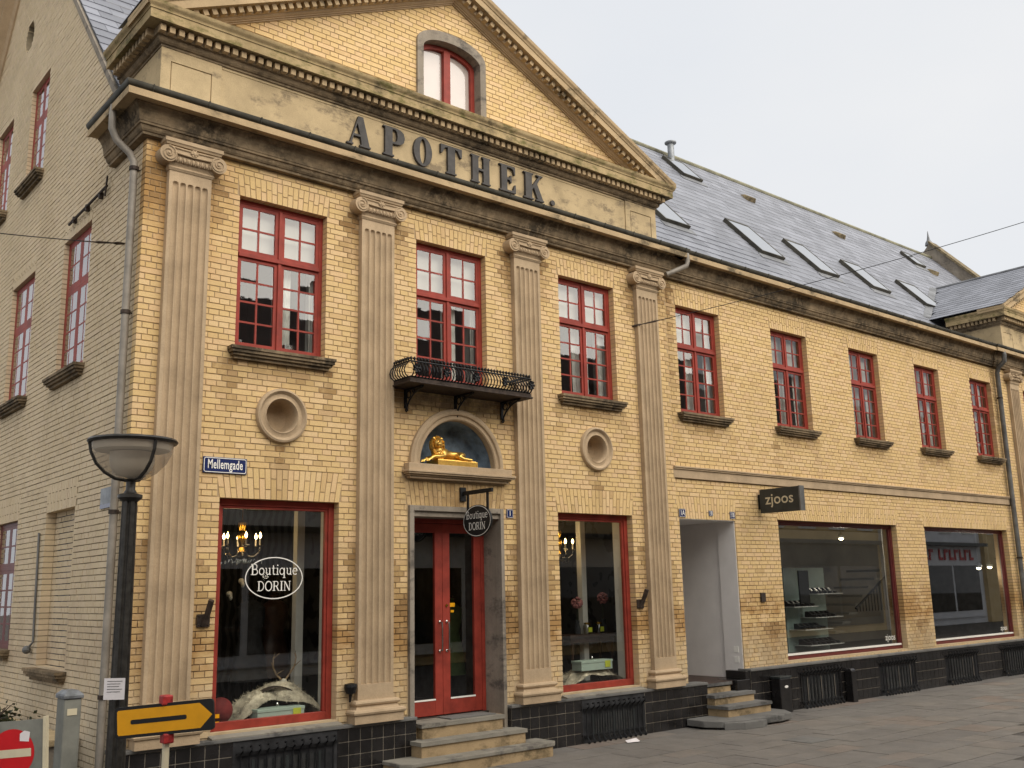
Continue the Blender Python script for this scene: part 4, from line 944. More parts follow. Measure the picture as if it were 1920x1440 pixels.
m = MB(); m.box(0.19, 0.24, 0.352, 0.357, 1.77, 1.80); m.build('sticker', 'sign_yellow', D)
m = MB(); m.box(-0.10, 0.60, -0.03, 0.26, 0.512, 0.524); m.build('door_mat', 'granite', D)
# entrance steps
S1 = thing_part('entrance_steps', B1)
def stepslab(P, x0, x1, yf, z, h, ch, mats=('step_stone', 'tread_stone'), yb=0.02):
    m = MB(); t = 0.045
    pl = [(x0 + ch, yf), (x1 - ch, yf), (x1, yf + ch), (x1, yb), (x0, yb), (x0, yf + ch)]
    m.poly([pl], lambda x, y: (x, y, z - t), lambda x, y: (x, y, z)); m.build('tread', mats[1], P, bev=0.008)
    m = MB(); q = 0.02; pl = [(x0 + ch + q, yf + q), (x1 - ch - q, yf + q), (x1 - q, yf + ch + q), (x1 - q, yb), (x0 + q, yb), (x0 + q, yf + ch + q)]
    m.poly([pl], lambda x, y: (x, y, z - h), lambda x, y: (x, y, z - t - .0005)); m.build('riser', mats[0], P)
stepslab(S1, -1.13, 1.20, -0.56, 0.17, 0.19, 0.10); stepslab(S1, -0.75, 0.86, -0.33, 0.34, 0.17, 0.0); stepslab(S1, -0.60, 0.66, -0.13, 0.51, 0.17, 0.0, yb=0.30)

# wing passage and its steps
PA = thing_part('passage', B2)
m = MB(); m.box(PAS[1] - .014, PAS[1] + .04, 0.02 + WY, 0.40, 0.55, 3.07); m.box(PAS[1] + .03, PAS[1] + .085, 0.401, 2.6, 0.55, 3.07); m.build('side_wall', 'grey_white_paint', PA)
m = MB(); m.box(PAS[0] - .04, PAS[0], 0.02 + WY, 2.6, 0.55, 3.07); m.build('side_wall', 'grey_white_paint', PA)
m = MB(); m.box(PAS[0] - .04, PAS[1] + .1, 2.6, 2.66, 0.5, 3.07); m.build('back_wall', 'grey_white_paint', PA)
m = MB(); m.box(PAS[0] - .04, PAS[1] + .1, 0.04, 2.66, 3.06, 3.12); m.build('ceiling', 'grey_white_paint', PA)
m = MB(); m.box(PAS[0] - .04, PAS[1] + .1, 0.0, 2.66, 0.50, 0.57); m.build('floor', 'dark_wood', PA)
for i, z in enumerate((1.02, 0.86)):
    m = MB(); m.box(PAS[1] - .021, PAS[1] - .013, 0.12, 0.21, z - .045, z + .045); m.build('socket_plate', 'enamel_white', PA)
S2 = thing_part('passage_steps', B2)
stepslab(S2, 4.62, 5.36, -0.02, 0.565, 0.15, 0, ('step_stone', 'granite'), 0.1); stepslab(S2, 4.62, 5.62, -0.26, 0.42, 0.15, 0, ('step_stone', 'granite')); stepslab(S2, 4.62, 5.70, -0.50, 0.275, 0.15, 0, ('step_stone', 'granite'))
m = MB(); pl = [(4.12, -0.12), (4.10, -0.45), (4.25, -0.68), (4.55, -0.80), (5.4, -0.88), (5.75, -0.80), (5.95, -0.55), (5.95, -0.12)]
m.poly([pl], lambda x, y: (x, y, 0.03), lambda x, y: (x, y, 0.125)); m.build('tread', 'granite', S2, bev=0.012)
m = MB(); pl = [(4.25, -0.70), (4.5, -0.885), (4.85, -0.93), (5.0, -0.90), (4.95, -0.72)]; m.poly([pl], lambda x, y: (x, y, 0.0), lambda x, y: (x, y, 0.105)); m.build('infill_stone', 'granite', S2, bev=0.01)

# ------------------------------------------------------------------ plinth of black tiles
def plinth(B, segs, zt, rows, openings):
    P = thing_part('plinth', B)
    for (a, b) in segs:
        m = MB(); m.box(a + .004, b - .004, -0.096, 0.05, -0.01, zt - 0.03); m.build('grout_bed', 'tile_grout', P)
        m = MB(); m.box(a - .008, b + .008, -0.115, 0.14, zt - 0.032, zt + .004); m.build('capping', 'granite', P, bev=0.006)
        n = max(1, round((b - a) / 0.152)); pw = (b - a) / n; ph = (zt - 0.035) / rows
        for i in range(n):
            for r_ in range(rows):
                x = a + (i + .5) * pw
                if any(o0 - .02 < x < o1 + .02 for o0, o1 in openings) and r_ * ph < 0.45: continue
                if screen_size((x, -.1, r_ * ph + ph / 2), 1) <= 0: continue
                piece('tile', 'black_tile', P, (x, -0.0962 + random.uniform(-.001, .001), (r_ + .5) * ph), (pw - 0.009, 0.012, ph - 0.009), (random.uniform(-.006, .006), 0, 0))
        for s_, xx in ((-1, a), (1, b)):
            for r_ in range(rows): piece('tile', 'black_tile', P, (xx + s_ * .001, -0.02, (r_ + .5) * ph), (0.012, 0.14, ph - 0.006))
    return P
G1 = [(-2.88, -1.75), (2.05, 3.2)]
P1 = plinth(B1, [(XC - 0.02, -0.66), (0.80, 4.66)], 0.60, 4, G1)
GW = [(7.1, 8.2), (9.6, 10.75), (12.05, 13.25), (14.5, 15.7)]
P2 = plinth(B2, [(5.74, XE + 2)], 0.72, 4, GW)
for q in ((5.40, 5.738, 0.42, 0.575), (5.62, 5.737, 0.576, 0.70)):
    m = MB(); m.box(q[0], q[1], -0.09, 0.30, q[2], q[3]); m.build('step_block', 'black_tile', P2, bev=.006)
def grate(B, a, b, zt, n):
    G = thing_part('cellar_grate', B)
    m = MB(); m.box(a - .085, b + .085, -0.0995, 0.02, 0.0, zt + .006); m.build('cellar_opening', 'interior_dark', G)
    m = MB(); m.quad((a + .15, -.102, .06), (b - .15, -.102, .06), (b - .15, -.102, zt - .2), (a + .15, -.102, zt - .2)); m.build('cellar_pane', 'shop_glass', G)
    for k in range(3):
        m = MB(); xx = a + .15 + (b - a - .3) * k / 2; m.box(xx - .014, xx + .014, -.106, -.1, .05, zt - .19); m.build('cellar_frame', 'grey_plaster' if B is B2 else 'sign_charcoal', G)
    for z in (zt - 0.12, 0.10):
        m = MB(); m.box(a - .05, b + .05, -0.135, -0.12, z - .014, z + .014); m.build('crossbar', 'black_iron', G)
    br = MB(); h = zt - 0.05
    br.tube([(0, -.02, h), (0, -.055, h + .012), (0, -.06, h - .03), (0, -.02, h - .06), (0, 0.0, h - .10), (0, 0, 0.14), (0, -.02, 0.07), (0, -.055, 0.03), (0, -.05, 0.01), (0, -.02, 0.02)], 0.011, 5)
    me = bpy.data.meshes.new('bar'); me.from_pydata(br.v, [], br.f); me.materials.append(MATS['black_iron'])
    for i in range(n): piece('bar', None, G, (a + (b - a) * i / (n - 1), -0.128, 0), (1, 1, 1), mesh=me)
grate(B1, -2.86, -1.78, 0.56, 12); grate(B1, 2.08, 3.18, 0.56, 12)
for a, b in GW: grate(B2, a, b, 0.68, 12)

# ------------------------------------------------------------------ main roof
def roof(B, x0, x1, key, limit, seed):
    R_ = random.Random(seed); tot1 = math.hypot(KICK[0] - EAVE[0], KICK[1] - EAVE[1]); tot = tot1 + math.hypot(RIDGE[0] - KICK[0], RIDGE[1] - KICK[1])
    def P(u):
        if u < tot1: t = u / tot1; return (EAVE[0] + t * (KICK[0] - EAVE[0]), EAVE[1] + t * (KICK[1] - EAVE[1]))
        t = (u - tot1) / (tot - tot1); return (KICK[0] + t * (RIDGE[0] - KICK[0]), KICK[1] + t * (RIDGE[1] - KICK[1]))
    m = MB()
    for ya, yb in ((EAVE, KICK), (KICK, RIDGE)): m.add([(x0, ya[0], ya[1] - .03), (x1, ya[0], ya[1] - .03), (x1, yb[0], yb[1] - .03), (x0, yb[0], yb[1] - .03)], [(0, 1, 2, 3)])
    m.add([(x0, RIDGE[0], RIDGE[1] - .03), (x1, RIDGE[0], RIDGE[1] - .03), (x1, 11.7, 7.3), (x0, 11.7, 7.3)], [(0, 1, 2, 3)])
    RO = m.build('roof', 'lead', B); cand = []
    ex = 0.265; rows = int(tot / ex)
    for r_ in range(rows + 1):
        u0 = r_ * ex; u1 = min(u0 + ex + .03, tot); x = x0 - (r_ % 2) * 0.2
        while x < x1:
            a, b = max(x, x0), min(x + 0.394, x1); x += 0.40
            if b - a > 0.05: cand.append((a, b, u0, u1, R_.random(), R_.uniform(-.003, .003)))
    sized = sorted(((screen_size(((a + b) / 2, *P((u0 + u1) / 2)), 1) * (1 if not (-3.9 < a < 3.6 and P(u0)[0] < 3.3) else 0), i) for i, (a, b, u0, u1, t, j) in enumerate(cand)), reverse=True)
    pick = {i for s_, i in sized[:limit] if s_ > 0}; rest = MB()
    for i, (a, b, u0, u1, t, j) in enumerate(cand):
        (ya, za), (yb, zb) = P(u0), P(u1); za += 0.018; zb += 0.0
        if i in pick:
            me_y = (ya + yb) / 2; me_z = (za + zb) / 2
            piece('slate', 'slate_piece', RO, ((a + b) / 2, me_y, me_z), (b - a, math.hypot(yb - ya, zb - za), 0.012), (math.atan2(zb - za, yb - ya) + j * .5, 0, 0))
        else:
            rest.hexa([(a, ya, za - .006), (b, ya, za - .006), (b, yb, zb - .006), (a, yb, zb - .006)], [(a, ya, za + .006 + j), (b, ya, za + .006 + j), (b, yb, zb + .006), (a, yb, zb + .006)], t)
    rest.build('slates', 'slate_mass', RO, kind='stuff')
    m = MB(); m.tube([(x0, RIDGE[0], RIDGE[1] + .03), (x1, RIDGE[0], RIDGE[1] + .02)], 0.06, 8); m.build('ridge_capping', 'lead_lichen', RO)
roof(B1, XC + 0.02, XJ, 'B1', 150, 21); roof(B2, XJ, 25.3, 'B2', 300, 22)
# verge of the side gable: plaster band towards the street on the rear slope
m = MB(); seq = [(RIDGE[0], RIDGE[1] + .02), (8.0, 10.62), (10.29, 8.09), (11.75, 7.25)]
m.loops([[(XC + .05, y, z), (XC + .05, y, z - .30), (XC - .03, y, z - .30), (XC - .07, y, z - .22), (XC - .20, y, z - .16), (XC - .20, y, z - .09), (XC - .28, y, z - .05), (XC - .30, y, z + .05)] for y, z in seq]); m.build('verge_cornice', 'stone', B1)
m = MB(); seq = [(-0.02, 7.42), (1.15, 8.02), (RIDGE[0], RIDGE[1] - .04)]
m.loops([[(XC + .06, y, z), (XC + .06, y, z - .12), (XC - .012, y, z - .12), (XC - .012, y, z)] for y, z in seq]); m.build('verge_mortar', 'grey_plaster', B1)
# fire gable with finial at the far end
m = MB(); seq = [(RIDGE[0], RIDGE[1] + .55), (KICK[0], KICK[1] + .55)]
m.loops([[(25.3, y, z), (25.3, y, z - 1.4), (25.75, y, z - 1.4), (25.75, y, z)] for y, z in [(11.4, 7.6)] + seq + [(-.3, 7.6)]]); m.build('parapet_gable', 'grey_plaster', B3)
m = MB(); m.loops([[(25.22, y, z + .10), (25.22, y, z), (25.83, y, z), (25.83, y, z + .10)] for y, z in seq]); m.build('parapet_coping', 'lichen_stone', B3)
m = MB(); m.lathe([(0.14, 0), (0.12, .10), (0.06, .2), (0.03, .36), (0.015, .5), (0.001, .55)], (25.5, RIDGE[0] + .1, RIDGE[1] + .55), 8); m.build('finial', 'lead', B3)
m = MB(); m.box(24.4, 25.3, 0.1, 11.3, 0, 7.3); m.build('end_wall', 'grey_plaster', B3)
# lead valleys and abutment of the far pavilion
m = MB()
ang = math.atan(MSL); nrm = Vector((0, -math.sin(ang), math.cos(ang)))
def on_roof(x, y, h=0.0): return (x, y - math.sin(ang) * h, roofz(y) + math.cos(ang) * h)
vx = lambda z: FX - (PED_TOP - z) / PED_SL
pts = [(vx(z), KICK[0] + (z - KICK[1]) / MSL, z) for z in (8.55, 9.2, 9.9, 10.5)]
m.loops([[(p[0] - .30, p[1] + .02, p[2] + .045), (p[0] + .05, p[1] - .02, p[2] + .07), (p[0] + .05, p[1], p[2]), (p[0] - .30, p[1], p[2] + .02)] for p in pts]); m.build('lead_valley', 'lead', B3)
# skylights, vents, pipe
def skylight(x0, x1, ya, yb, th=0.10, nm='skylight'):
    S = thing_part(nm, B2)
    def Q(x, y, h): return on_roof(x, y, h)
    f = 0.036; fy = f * math.cos(ang)
    m = MB()
    for (a, b, c, d) in ((x0, x0 + f, ya, yb), (x1 - f, x1, ya, yb), (x0 + f, x1 - f, ya, ya + fy), (x0 + f, x1 - f, yb - fy * 1.8, yb)):
        m.hexa([Q(a, c, 0), Q(b, c, 0), Q(b, d, 0), Q(a, d, 0)], [Q(a, c, th), Q(b, c, th), Q(b, d, th), Q(a, d, th)])
    m.build('frame', 'zinc_old', S)
    m = MB(); m.add([Q(x0 + f, ya + fy, th * .95), Q(x1 - f, ya + fy, th * .95), Q(x1 - f, yb - fy, th * .95), Q(x0 + f, yb - fy, th * .95)], [(0, 1, 2, 3)]); m.build('pane', 'sky_glass', S)
    m = MB(); m.hexa([Q(x0 - .1, ya - .12, .012), Q(x1 + .1, ya - .12, .012), Q(x1 + .1, ya, .012), Q(x0 - .1, ya, .012)], [Q(x0 - .1, ya - .12, .022), Q(x1 + .1, ya - .12, .022), Q(x1 + .1, ya, .03), Q(x0 - .1, ya, .03)]); m.build('lead_apron', 'lead', S)
for x0, x1, ya, yb in ((6.85, 7.62, 2.12, 2.95), (10.0, 10.85, 2.1, 3.05), (12.25, 13.05, 2.1, 3.05), (14.65, 15.5, 2.15, 3.0), (17.3, 18.25, 2.15, 2.95), (10.75, 11.5, 4.75, 5.4), (21.9, 22.5, 4.6, 5.1)): skylight(x0, x1, ya, yb)
for x, y in ((13.55, 4.85), (17.59, 4.67), (22.76, 4.51)):
    m = MB(); m.hexa([on_roof(x - .18, y - .12, 0), on_roof(x + .18, y - .12, 0), on_roof(x + .18, y + .12, 0), on_roof(x - .18, y + .12, 0)], [on_roof(x - .12, y - .10, .14), on_roof(x + .12, y - .10, .14), on_roof(x + .12, y + .06, .08), on_roof(x - .12, y + .06, .08)]); m.build('roof_vent', 'lichen_stone', B2, bev=0.02)
m = MB(); px, py = 11.1, 5.45; pz = roofz(py); m.lathe([(0.11, -.1), (0.095, 0.05), (0.085, 0.10), (0.085, 0.52), (0.09, .52), (0.15, .55), (0.155, .58), (0.001, .63)], (px, py - .1, pz - .12), 16); m.build('vent_pipe', 'galvanised', B2, smooth=True)

# ------------------------------------------------------------------ downpipes
def downpipe(B, pts, r, mat, clips=()):
    m = MB(); m.tube(pts, r, 10); o = m.build('downpipe', mat, B, smooth=True)
    for (x, y, z) in clips:
        q = MB(); q.lathe([(r + .012, -.02), (r + .012, .02)], (x, y, z), 12); q.tube([(x, y, z), (x + .1, y + .02, z)], .008, 5); q.build('pipe_clip', 'rust_iron', B)
xs = XC - 0.075
downpipe(B1, [(XC - .30, 0.22, 7.33), (XC - .31, 0.22, 7.22), (XC - .31, 0.21, 7.05), (XC - .26, 0.20, 6.93), (XC - .12, 0.17, 6.80), (xs, 0.15, 6.70), (xs, 0.14, 6.5), (xs, 0.14, 4), (xs, 0.13, 1.2), (xs, 0.13, .15)], 0.040, 'pipe_grey', [(xs, .14, 6.62), (xs, .14, 5.0), (xs, .14, 2.9), (xs, .13, 1.1)])
downpipe(B2, [(XE - .28, -0.27, 7.33), (XE - .27, -0.30, 7.2), (XE - .26, -0.28, 7.05), (XE - .24, -0.12, 6.93), (XE - .22, -0.07, 6.8), (XE - .22, -0.06, 4), (XE - .22, -0.06, .7)], 0.055, 'zinc', [(XE - .22, -.06, 6.2), (XE - .22, -.06, 2.5)])
downpipe(B1, [(XJ + .24, -0.30, 7.33), (XJ + .24, -0.31, 7.20), (XJ + .22, -0.30, 7.12), (XJ - .05, -0.18, 6.98), (XJ - .12, -0.15, 6.95)], 0.042, 'pipe_grey')

# ------------------------------------------------------------------ small wall fittings (parts of the corner building)
for x, z, s_ in ((-3.27, 1.80, 1), (3.36, 1.80, 1)):
    m = MB(); m.box(x - .07, x + .07, -0.02, 0.0, z - .07, z + .06); m.tube([(x, -.02, z - .06), (x + .02, -.06, z + .05), (x + .03, -.13, z + .20)], 0.032, 8)
    for dx in (-.05, .05):
        for dz in (-.05, .04): m.ball((x + dx, -.02, z + dz), .01)
    m.build('flag_holder', 'rust_iron', B1)
m = MB(); m.lathe([(0.02, -.06), (0.055, -.05), (0.075, 0.02), (0.07, .05), (0.03, .06)], (-1.535, -0.075, 0.985), 12); m.box(-1.56, -1.51, -.07, 0.0, .96, 1.0); m.tube([(-1.535, -.075, .93), (-1.535, -.06, .84)], [.022, .012], 8); m.build('wall_spotlight', 'black_iron', B1)
m = MB(); m.box(6.30, 6.42, WY - .03, WY, 1.75, 1.90); m.build('letter_plate', 'rust_iron', B2)
m = MB(); m.tube([(XC - .04, 2.58, 6.73), (XC - .04, 1.15, 6.775)], .018, 6); m.tube([(XC - .04, 1.2, 6.66), (XC - .04, 1.15, 6.90)], .012, 5)
for y in (2.4, 1.9, 1.4): m.box(XC - .05, XC, y - .02, y + .02, 6.70, 6.78)
m.build('wall_tie', 'rust_iron', B1)
m = MB(); m.tube([(XC - .02, 2.98, 2.85), (XC - .02, 2.90, 1.55), (XC - .05, 2.93, 1.50)], .014, 6); m.ball((XC - .06, 3.0, 1.46), .05, .07, .05); m.build('conduit', 'zinc', B1)

# ------------------------------------------------------------------ text helpers
def font_mesh(txt, name, mat, parent, O, ux, uy, size, sx=1.0, bold=0.0, depth=0.002, space=1.0):
    cu = bpy.data.curves.new('text', 'FONT'); cu.body = txt; cu.size = 1.0; cu.align_x = 'CENTER'; cu.align_y = 'CENTER'; cu.offset = bold; cu.space_character = space; cu.resolution_u = 3
    ob = bpy.data.objects.new('text', cu); COL.objects.link(ob); dg = bpy.context.evaluated_depsgraph_get(); dg.update()
    me = bpy.data.meshes.new_from_object(ob.evaluated_get(dg)); bpy.data.objects.remove(ob); bpy.data.curves.remove(cu)
    ux, uy = Vector(ux), Vector(uy); n = ux.cross(uy); O = Vector(O)
    for v in me.vertices: v.co = O + ux * v.co.x * size * sx + uy * v.co.y * size + n * depth
    me.materials.clear(); me.materials.append(MATS[mat]); me.name = name
    return link(bpy.data.objects.new(name, me), parent)
def V(x, a, b): return [(x, a), (x, b)]
def SER(x, y, w_=.13): return [(x - w_, y), (x + w_, y)]
T, N_ = 0.13, 0.055
GL = {  # advance, strokes [(points, width)]
'B': (.80, [(V(.2, 0, 1), T), (SER(.14, .025, .12), N_), (SER(.14, .975, .12), N_), ([(.2, .975), (.42, .975)] + arc(.42, .745, .2, .23, 90, -90, 10) + [(.2, .515)], .075), ([(.2, .515), (.44, .515)] + arc(.44, .27, .25, .245, 90, -90, 10) + [(.2, .025)], .08)]),
'o': (.62, [(arc(.31, .32, .235, .295, 0, 360, 24), .085)]),
'u': (.68, [([(.17, .62), (.17, .2)] + arc(.33, .2, .16, .16, 180, 300, 8) + [(.5, .14)], .08), (V(.51, 0, .64), .1), (SER(.11, .615, .07), N_), (SER(.45, .615, .07), N_), (SER(.56, .025, .07), N_)]),
't': (.44, [([(.2, .88), (.2, .16)] + arc(.31, .16, .11, .13, 180, 320, 7), .095), ([(.04, .615), (.4, .615)], N_)]),
'i': (.36, [(V(.19, 0, .64), .1), (SER(.13, .615, .08), N_), (SER(.19, .025, .14), N_), ([(.13, .88), (.25, .88)], .12)]),
'q': (.68, [(arc(.29, .32, .22, .295, 0, 360, 24), .08), (V(.53, -.3, .64), .1), (SER(.53, -.28, .14), N_)]),
'e': (.60, [([(.09, .34), (.50, .34)], N_), (arc(.3, .32, .22, .295, 4, 318, 22), .085)]),
'D': (.86, [(V(.2, 0, 1), T), (SER(.14, .025, .12), N_), (SER(.14, .975, .12), N_), ([(.2, .975), (.36, .975)] + arc(.36, .5, .38, .475, 90, -90, 16) + [(.2, .025)], .085)]),
'O': (.88, [(arc(.44, .5, .36, .48, 0, 360, 28), .105)]),
'R': (.84, [(V(.2, 0, 1), T), (SER(.18, .025, .16), N_), (SER(.14, .975, .12), N_), ([(.2, .975), (.44, .975)] + arc(.44, .735, .21, .24, 90, -90, 10) + [(.2, .495)], .08), ([(.46, .5), (.7, .03)], .115), (SER(.74, .025, .1), N_)]),
'I': (.42, [(V(.21, 0, 1), T), (SER(.21, .025, .17), N_), (SER(.21, .975, .17), N_)]),
'N': (.90, [(V(.17, 0, 1), .06), (V(.74, 0, 1), .06), ([(.18, .96), (.72, .03)], .125), (SER(.17, .025, .13), N_), (SER(.12, .975, .1), N_), (SER(.74, .975, .13), N_)]),
}
def ribbon(m, pts, w_, F, h):
    n = len(pts); closed = math.hypot(pts[0][0] - pts[-1][0], pts[0][1] - pts[-1][1]) < 1e-6; L, R_ = [], []
    for i, p in enumerate(pts):
        a, b = pts[i - 1 if i else (n - 2 if closed else 0)], pts[i + 1 if i < n - 1 else (1 if closed else n - 1)]
        dx, dy = b[0] - a[0], b[1] - a[1]; l = math.hypot(dx, dy) or 1; nx, ny = -dy / l * w_ / 2, dx / l * w_ / 2
        L.append(F(p[0] + nx, p[1] + ny, h)); R_.append(F(p[0] - nx, p[1] - ny, h))
    m.add(L + R_, [(i, i + 1, n + i + 1, n + i) for i in range(n - 1)])
def serif_text(m, txt, O, ux, uy, size, off, sx=1.0):
    ux, uy, O = Vector(ux), Vector(uy), Vector(O); nn = ux.cross(uy); tw = sum(GL[c_][0] for c_ in txt) * sx; x = -tw / 2; h = off
    for c_ in txt:
        for pts, wd in GL[c_][1]:
            h += 0.00005
            ribbon(m, pts, wd, lambda a, b, hh, x=x: tuple(O + ux * ((x + a * sx) * size) + uy * (b * size) + nn * hh), h)
        x += GL[c_][0] * sx
def ellipse_ring(m, O, ux, uy, rx, ry, wd, off):
    ux, uy, O = Vector(ux), Vector(uy), Vector(O); nn = ux.cross(uy)
    ribbon(m, arc(0, 0, rx, ry, 0, 360, 56), wd, lambda a, b, hh: tuple(O + ux * a + uy * b + nn * hh), off)
# window lettering
m = MB(); yv = 0.11 + 0.040; cx_, cz_ = -2.395, 2.225
serif_text(m, 'Boutique', (cx_, yv, cz_ + 0.035), (1, 0, 0), (0, 0, 1), 0.118, 0.001); serif_text(m, 'DORIN', (cx_, yv, cz_ - 0.14), (1, 0, 0), (0, 0, 1), 0.105, 0.001); ellipse_ring(m, (cx_, yv, cz_), (1, 0, 0), (0, 0, 1), 0.345, 0.225, 0.011, 0.0012)
m.build('window_lettering', 'enamel_white', W1)
m = MB(); m.box(-3.05, -2.985, 0.146, 0.149, 0.79, 0.83); m.build('sticker', 'sign_yellow', W1); m = MB(); m.box(-3.05, -2.985, 0.146, 0.149, 0.735, 0.755); m.build('sticker', 'sign_yellow', W1)
font_mesh('zjoos', 'window_lettering', 'enamel_white', R1, (10.50, WY + .147, 0.99), (1, 0, 0), (0, 0, 1), 0.17, 1.0, 0.0)
font_mesh('zjoos', 'window_lettering', 'enamel_white', R2, (15.3, WY + .147, 0.97), (1, 0, 0), (0, 0, 1), 0.15, 1.0, 0.0)

# ------------------------------------------------------------------ signs on the wall (things)
t = thing('street_name_sign', (-3.1, 0, 3.42), 'dark blue enamel street sign with white lettering beside the first pilaster', 'street sign')
m = MB(); m.box(-3.345, -2.845, -0.022, -0.003, 3.335, 3.51); m.build('plate', 'sign_blue', t, bev=0.006)
m = MB(); F_ = lambda a, b, h: (a, -0.0225 - h, b)
def rr(x0, x1, z0, z1, r): return [(x1 - r, z0)] + arc(x1 - r, z0 + r, r, r, -90, 0, 4) + arc(x1 - r, z1 - r, r, r, 0, 90, 4) + arc(x0 + r, z1 - r, r, r, 90, 180, 4) + arc(x0 + r, z0 + r, r, r, 180, 270, 4) + [(x1 - r, z0)]
ribbon(m, rr(-3.333, -2.857, 3.347, 3.498, 0.02), 0.007, F_, 0.001); m.build('border', 'enamel_white', t)
font_mesh('Mellemgade', 'lettering', 'enamel_white', t, (-3.095, -0.0225, 3.428), (1, 0, 0), (0, 0, 1), 0.142, 0.56, 0.012, 0.001, 1.06)
def number_plate(x, z, txt, w_, h_, label, y=0.0, B=None):
    t = thing('house_number', (x, y, z), label, 'house number', 'small blue house number plates')
    m = MB(); m.box(x - w_ / 2, x + w_ / 2, y - .014, y - .002, z - h_ / 2, z + h_ / 2); m.build('plate', 'sign_blue', t, bev=0.003)
    m = MB(); ribbon(m, rr(x - w_ / 2 + .008, x + w_ / 2 - .008, z - h_ / 2 + .008, z + h_ / 2 - .008, .006), 0.004, lambda a, b, h: (a, y - .0143 - h, b), .0006); m.build('border', 'enamel_white', t)
    font_mesh(txt, 'number', 'enamel_white', t, (x, y - .0145, z), (1, 0, 0), (0, 0, 1), h_ * 0.85, 0.8, 0.01, 0.0006)
number_plate(0.915, 3.03, '1', 0.115, 0.115, 'house number 1 plate on the brick right of the red door')
number_plate(4.45, 3.155, '1A', 0.15, 0.13, 'house number 1A plate, leftmost of the three over the passage', WY)
number_plate(5.15, 3.17, '1B', 0.10, 0.085, 'smallest house number plate, the middle one over the passage', WY)
number_plate(5.70, 3.155, '1B', 0.125, 0.115, 'house number 1B plate, rightmost of the three over the passage', WY)
# hanging oval sign
t = thing('hanging_sign', (0.1, -0.3, 2.7), 'black oval hanging sign on an iron arm above the red door', 'sign')
X = 0.13
m = MB(); m.box(X - .045, X + .045, -0.03, 0.0, 3.16, 3.34); m.box(X - .016, X + .016, -0.62, -0.03, 3.235, 3.285); m.build('arm', 'black_iron', t, bev=0.004)
for y in (-0.12, -0.52):
    m = MB(); m.box(X - .008, X + .008, y - .018, y + .018, 2.98, 3.236); m.build('strap', 'black_iron', t)
m = MB(); E_ = arc(-0.315, 2.895, 0.285, 0.20, 0, 352.5, 47); m.poly([E_], lambda y, z: (X - .012, y, z), lambda y, z: (X + .012, y, z)); m.build('board', 'sign_black', t, bev=0.003)
m = MB(); ux, uy = (0, -1, 0), (0, 0, 1)
serif_text(m, 'Boutique', (X - .0125, -0.315, 2.925), ux, uy, 0.097, 0.001, 0.93); serif_text(m, 'DORIN', (X - .0125, -0.315, 2.785), ux, uy, 0.092, 0.001, 0.95); ellipse_ring(m, (X - .0125, -0.315, 2.895), ux, uy, 0.272, 0.187, 0.007, 0.001)
m.build('lettering', 'enamel_white', t)
# shoe shop sign
t = thing('projecting_sign', (6.5, -0.4, 3.2), 'charcoal projecting box sign with pale lettering above the wing passage', 'sign')
X = 6.46
m = MB(); m.box(X - .06, X + .06, -0.80, -0.03, 3.205, 3.60); m.build('box', 'sign_charcoal', t, bev=0.006)
m = MB(); m.box(X - .064, X + .064, -0.825, -0.801, 3.20, 3.605); m.build('end_cap', 'zinc', t)
m = MB(); m.box(X - .03, X + .03, -0.03, WY, 3.28, 3.52); m.build('bracket', 'black_iron', t)
font_mesh('zjoos', 'lettering', 'sign_cream', t, (X - .061, -0.42, 3.42), (0, -1, 0), (0, 0, 1), 0.25, 1.05, 0.008, 0.001)
# sign on the side wall
t = thing('notice_plate', (XC, .56, 3.0), 'small pale notice plate on the side wall next to the downpipe', 'notice')
m = MB(); m.box(XC - .015, XC, .36, .77, 3.02, 3.19); m.build('plate', 'galvanised', t); m = MB(); m.box(XC - .016, XC, .36, .77, 2.975, 3.019); m.build('lower_band', 'sign_blue', t)

# ------------------------------------------------------------------ street lamp
LX, LY = -5.315, -3.56
t = thing('street_lamp', (LX, LY, 0), 'black street lamp with open glass bowl in front of the corner', 'street lamp')
m = MB(); n = 36; rings = []
for z, r in ((-0.02, 0.08), (0.35, 0.076), (0.36, 0.064), (2.68, 0.048)):
    rings.append([(LX + (r - (0.011 if (j % 6 in (0, 1)) else 0)) * math.cos(2 * PI * j / n), LY + (r - (0.011 if (j % 6 in (0, 1)) else 0)) * math.sin(2 * PI * j / n), z) for j in range(n)])
m.loops(rings); m.build('post', 'lamp_iron', t)
m = MB(); m.lathe([(0.05, 2.66), (0.078, 2.685), (0.078, 2.705), (0.045, 2.715), (0.03, 2.74), (0.03, 2.79), (0.05, 2.803), (0.02, 2.815)], (LX, LY, 0), 24); m.build('collar', 'lamp_iron', t, smooth=True)
bowl = [(0.03, 2.80), (0.10, 2.812), (0.165, 2.852), (0.22, 2.91), (0.255, 2.985), (0.268, 3.055)]
m = MB(); m.lathe([(r - .004, z) for r, z in bowl], (LX, LY, 0), 40); m.v and None; mb = m
mb.f = [f for f in mb.f if len(f) == 4]; mb.build('bowl', 'lamp_bowl_glass', t, smooth=True)
m = MB(); m.lathe([(0.262, 3.042), (0.278, 3.044), (0.287, 3.057), (0.278, 3.07), (0.262, 3.072), (0.26, 3.057), (0.262, 3.042)], (LX, LY, 0), 48); m.f = [f for f in m.f if len(f) == 4]; m.build('rim', 'lamp_iron', t, smooth=True)
for k in range(3):
    a = math.radians(-100 + 120 * k + 22); m = MB(); m.tube([(LX + r * math.cos(a), LY + r * math.sin(a), z) for r, z in bowl], 0.012, 6); m.build('rib', 'lamp_iron', t)
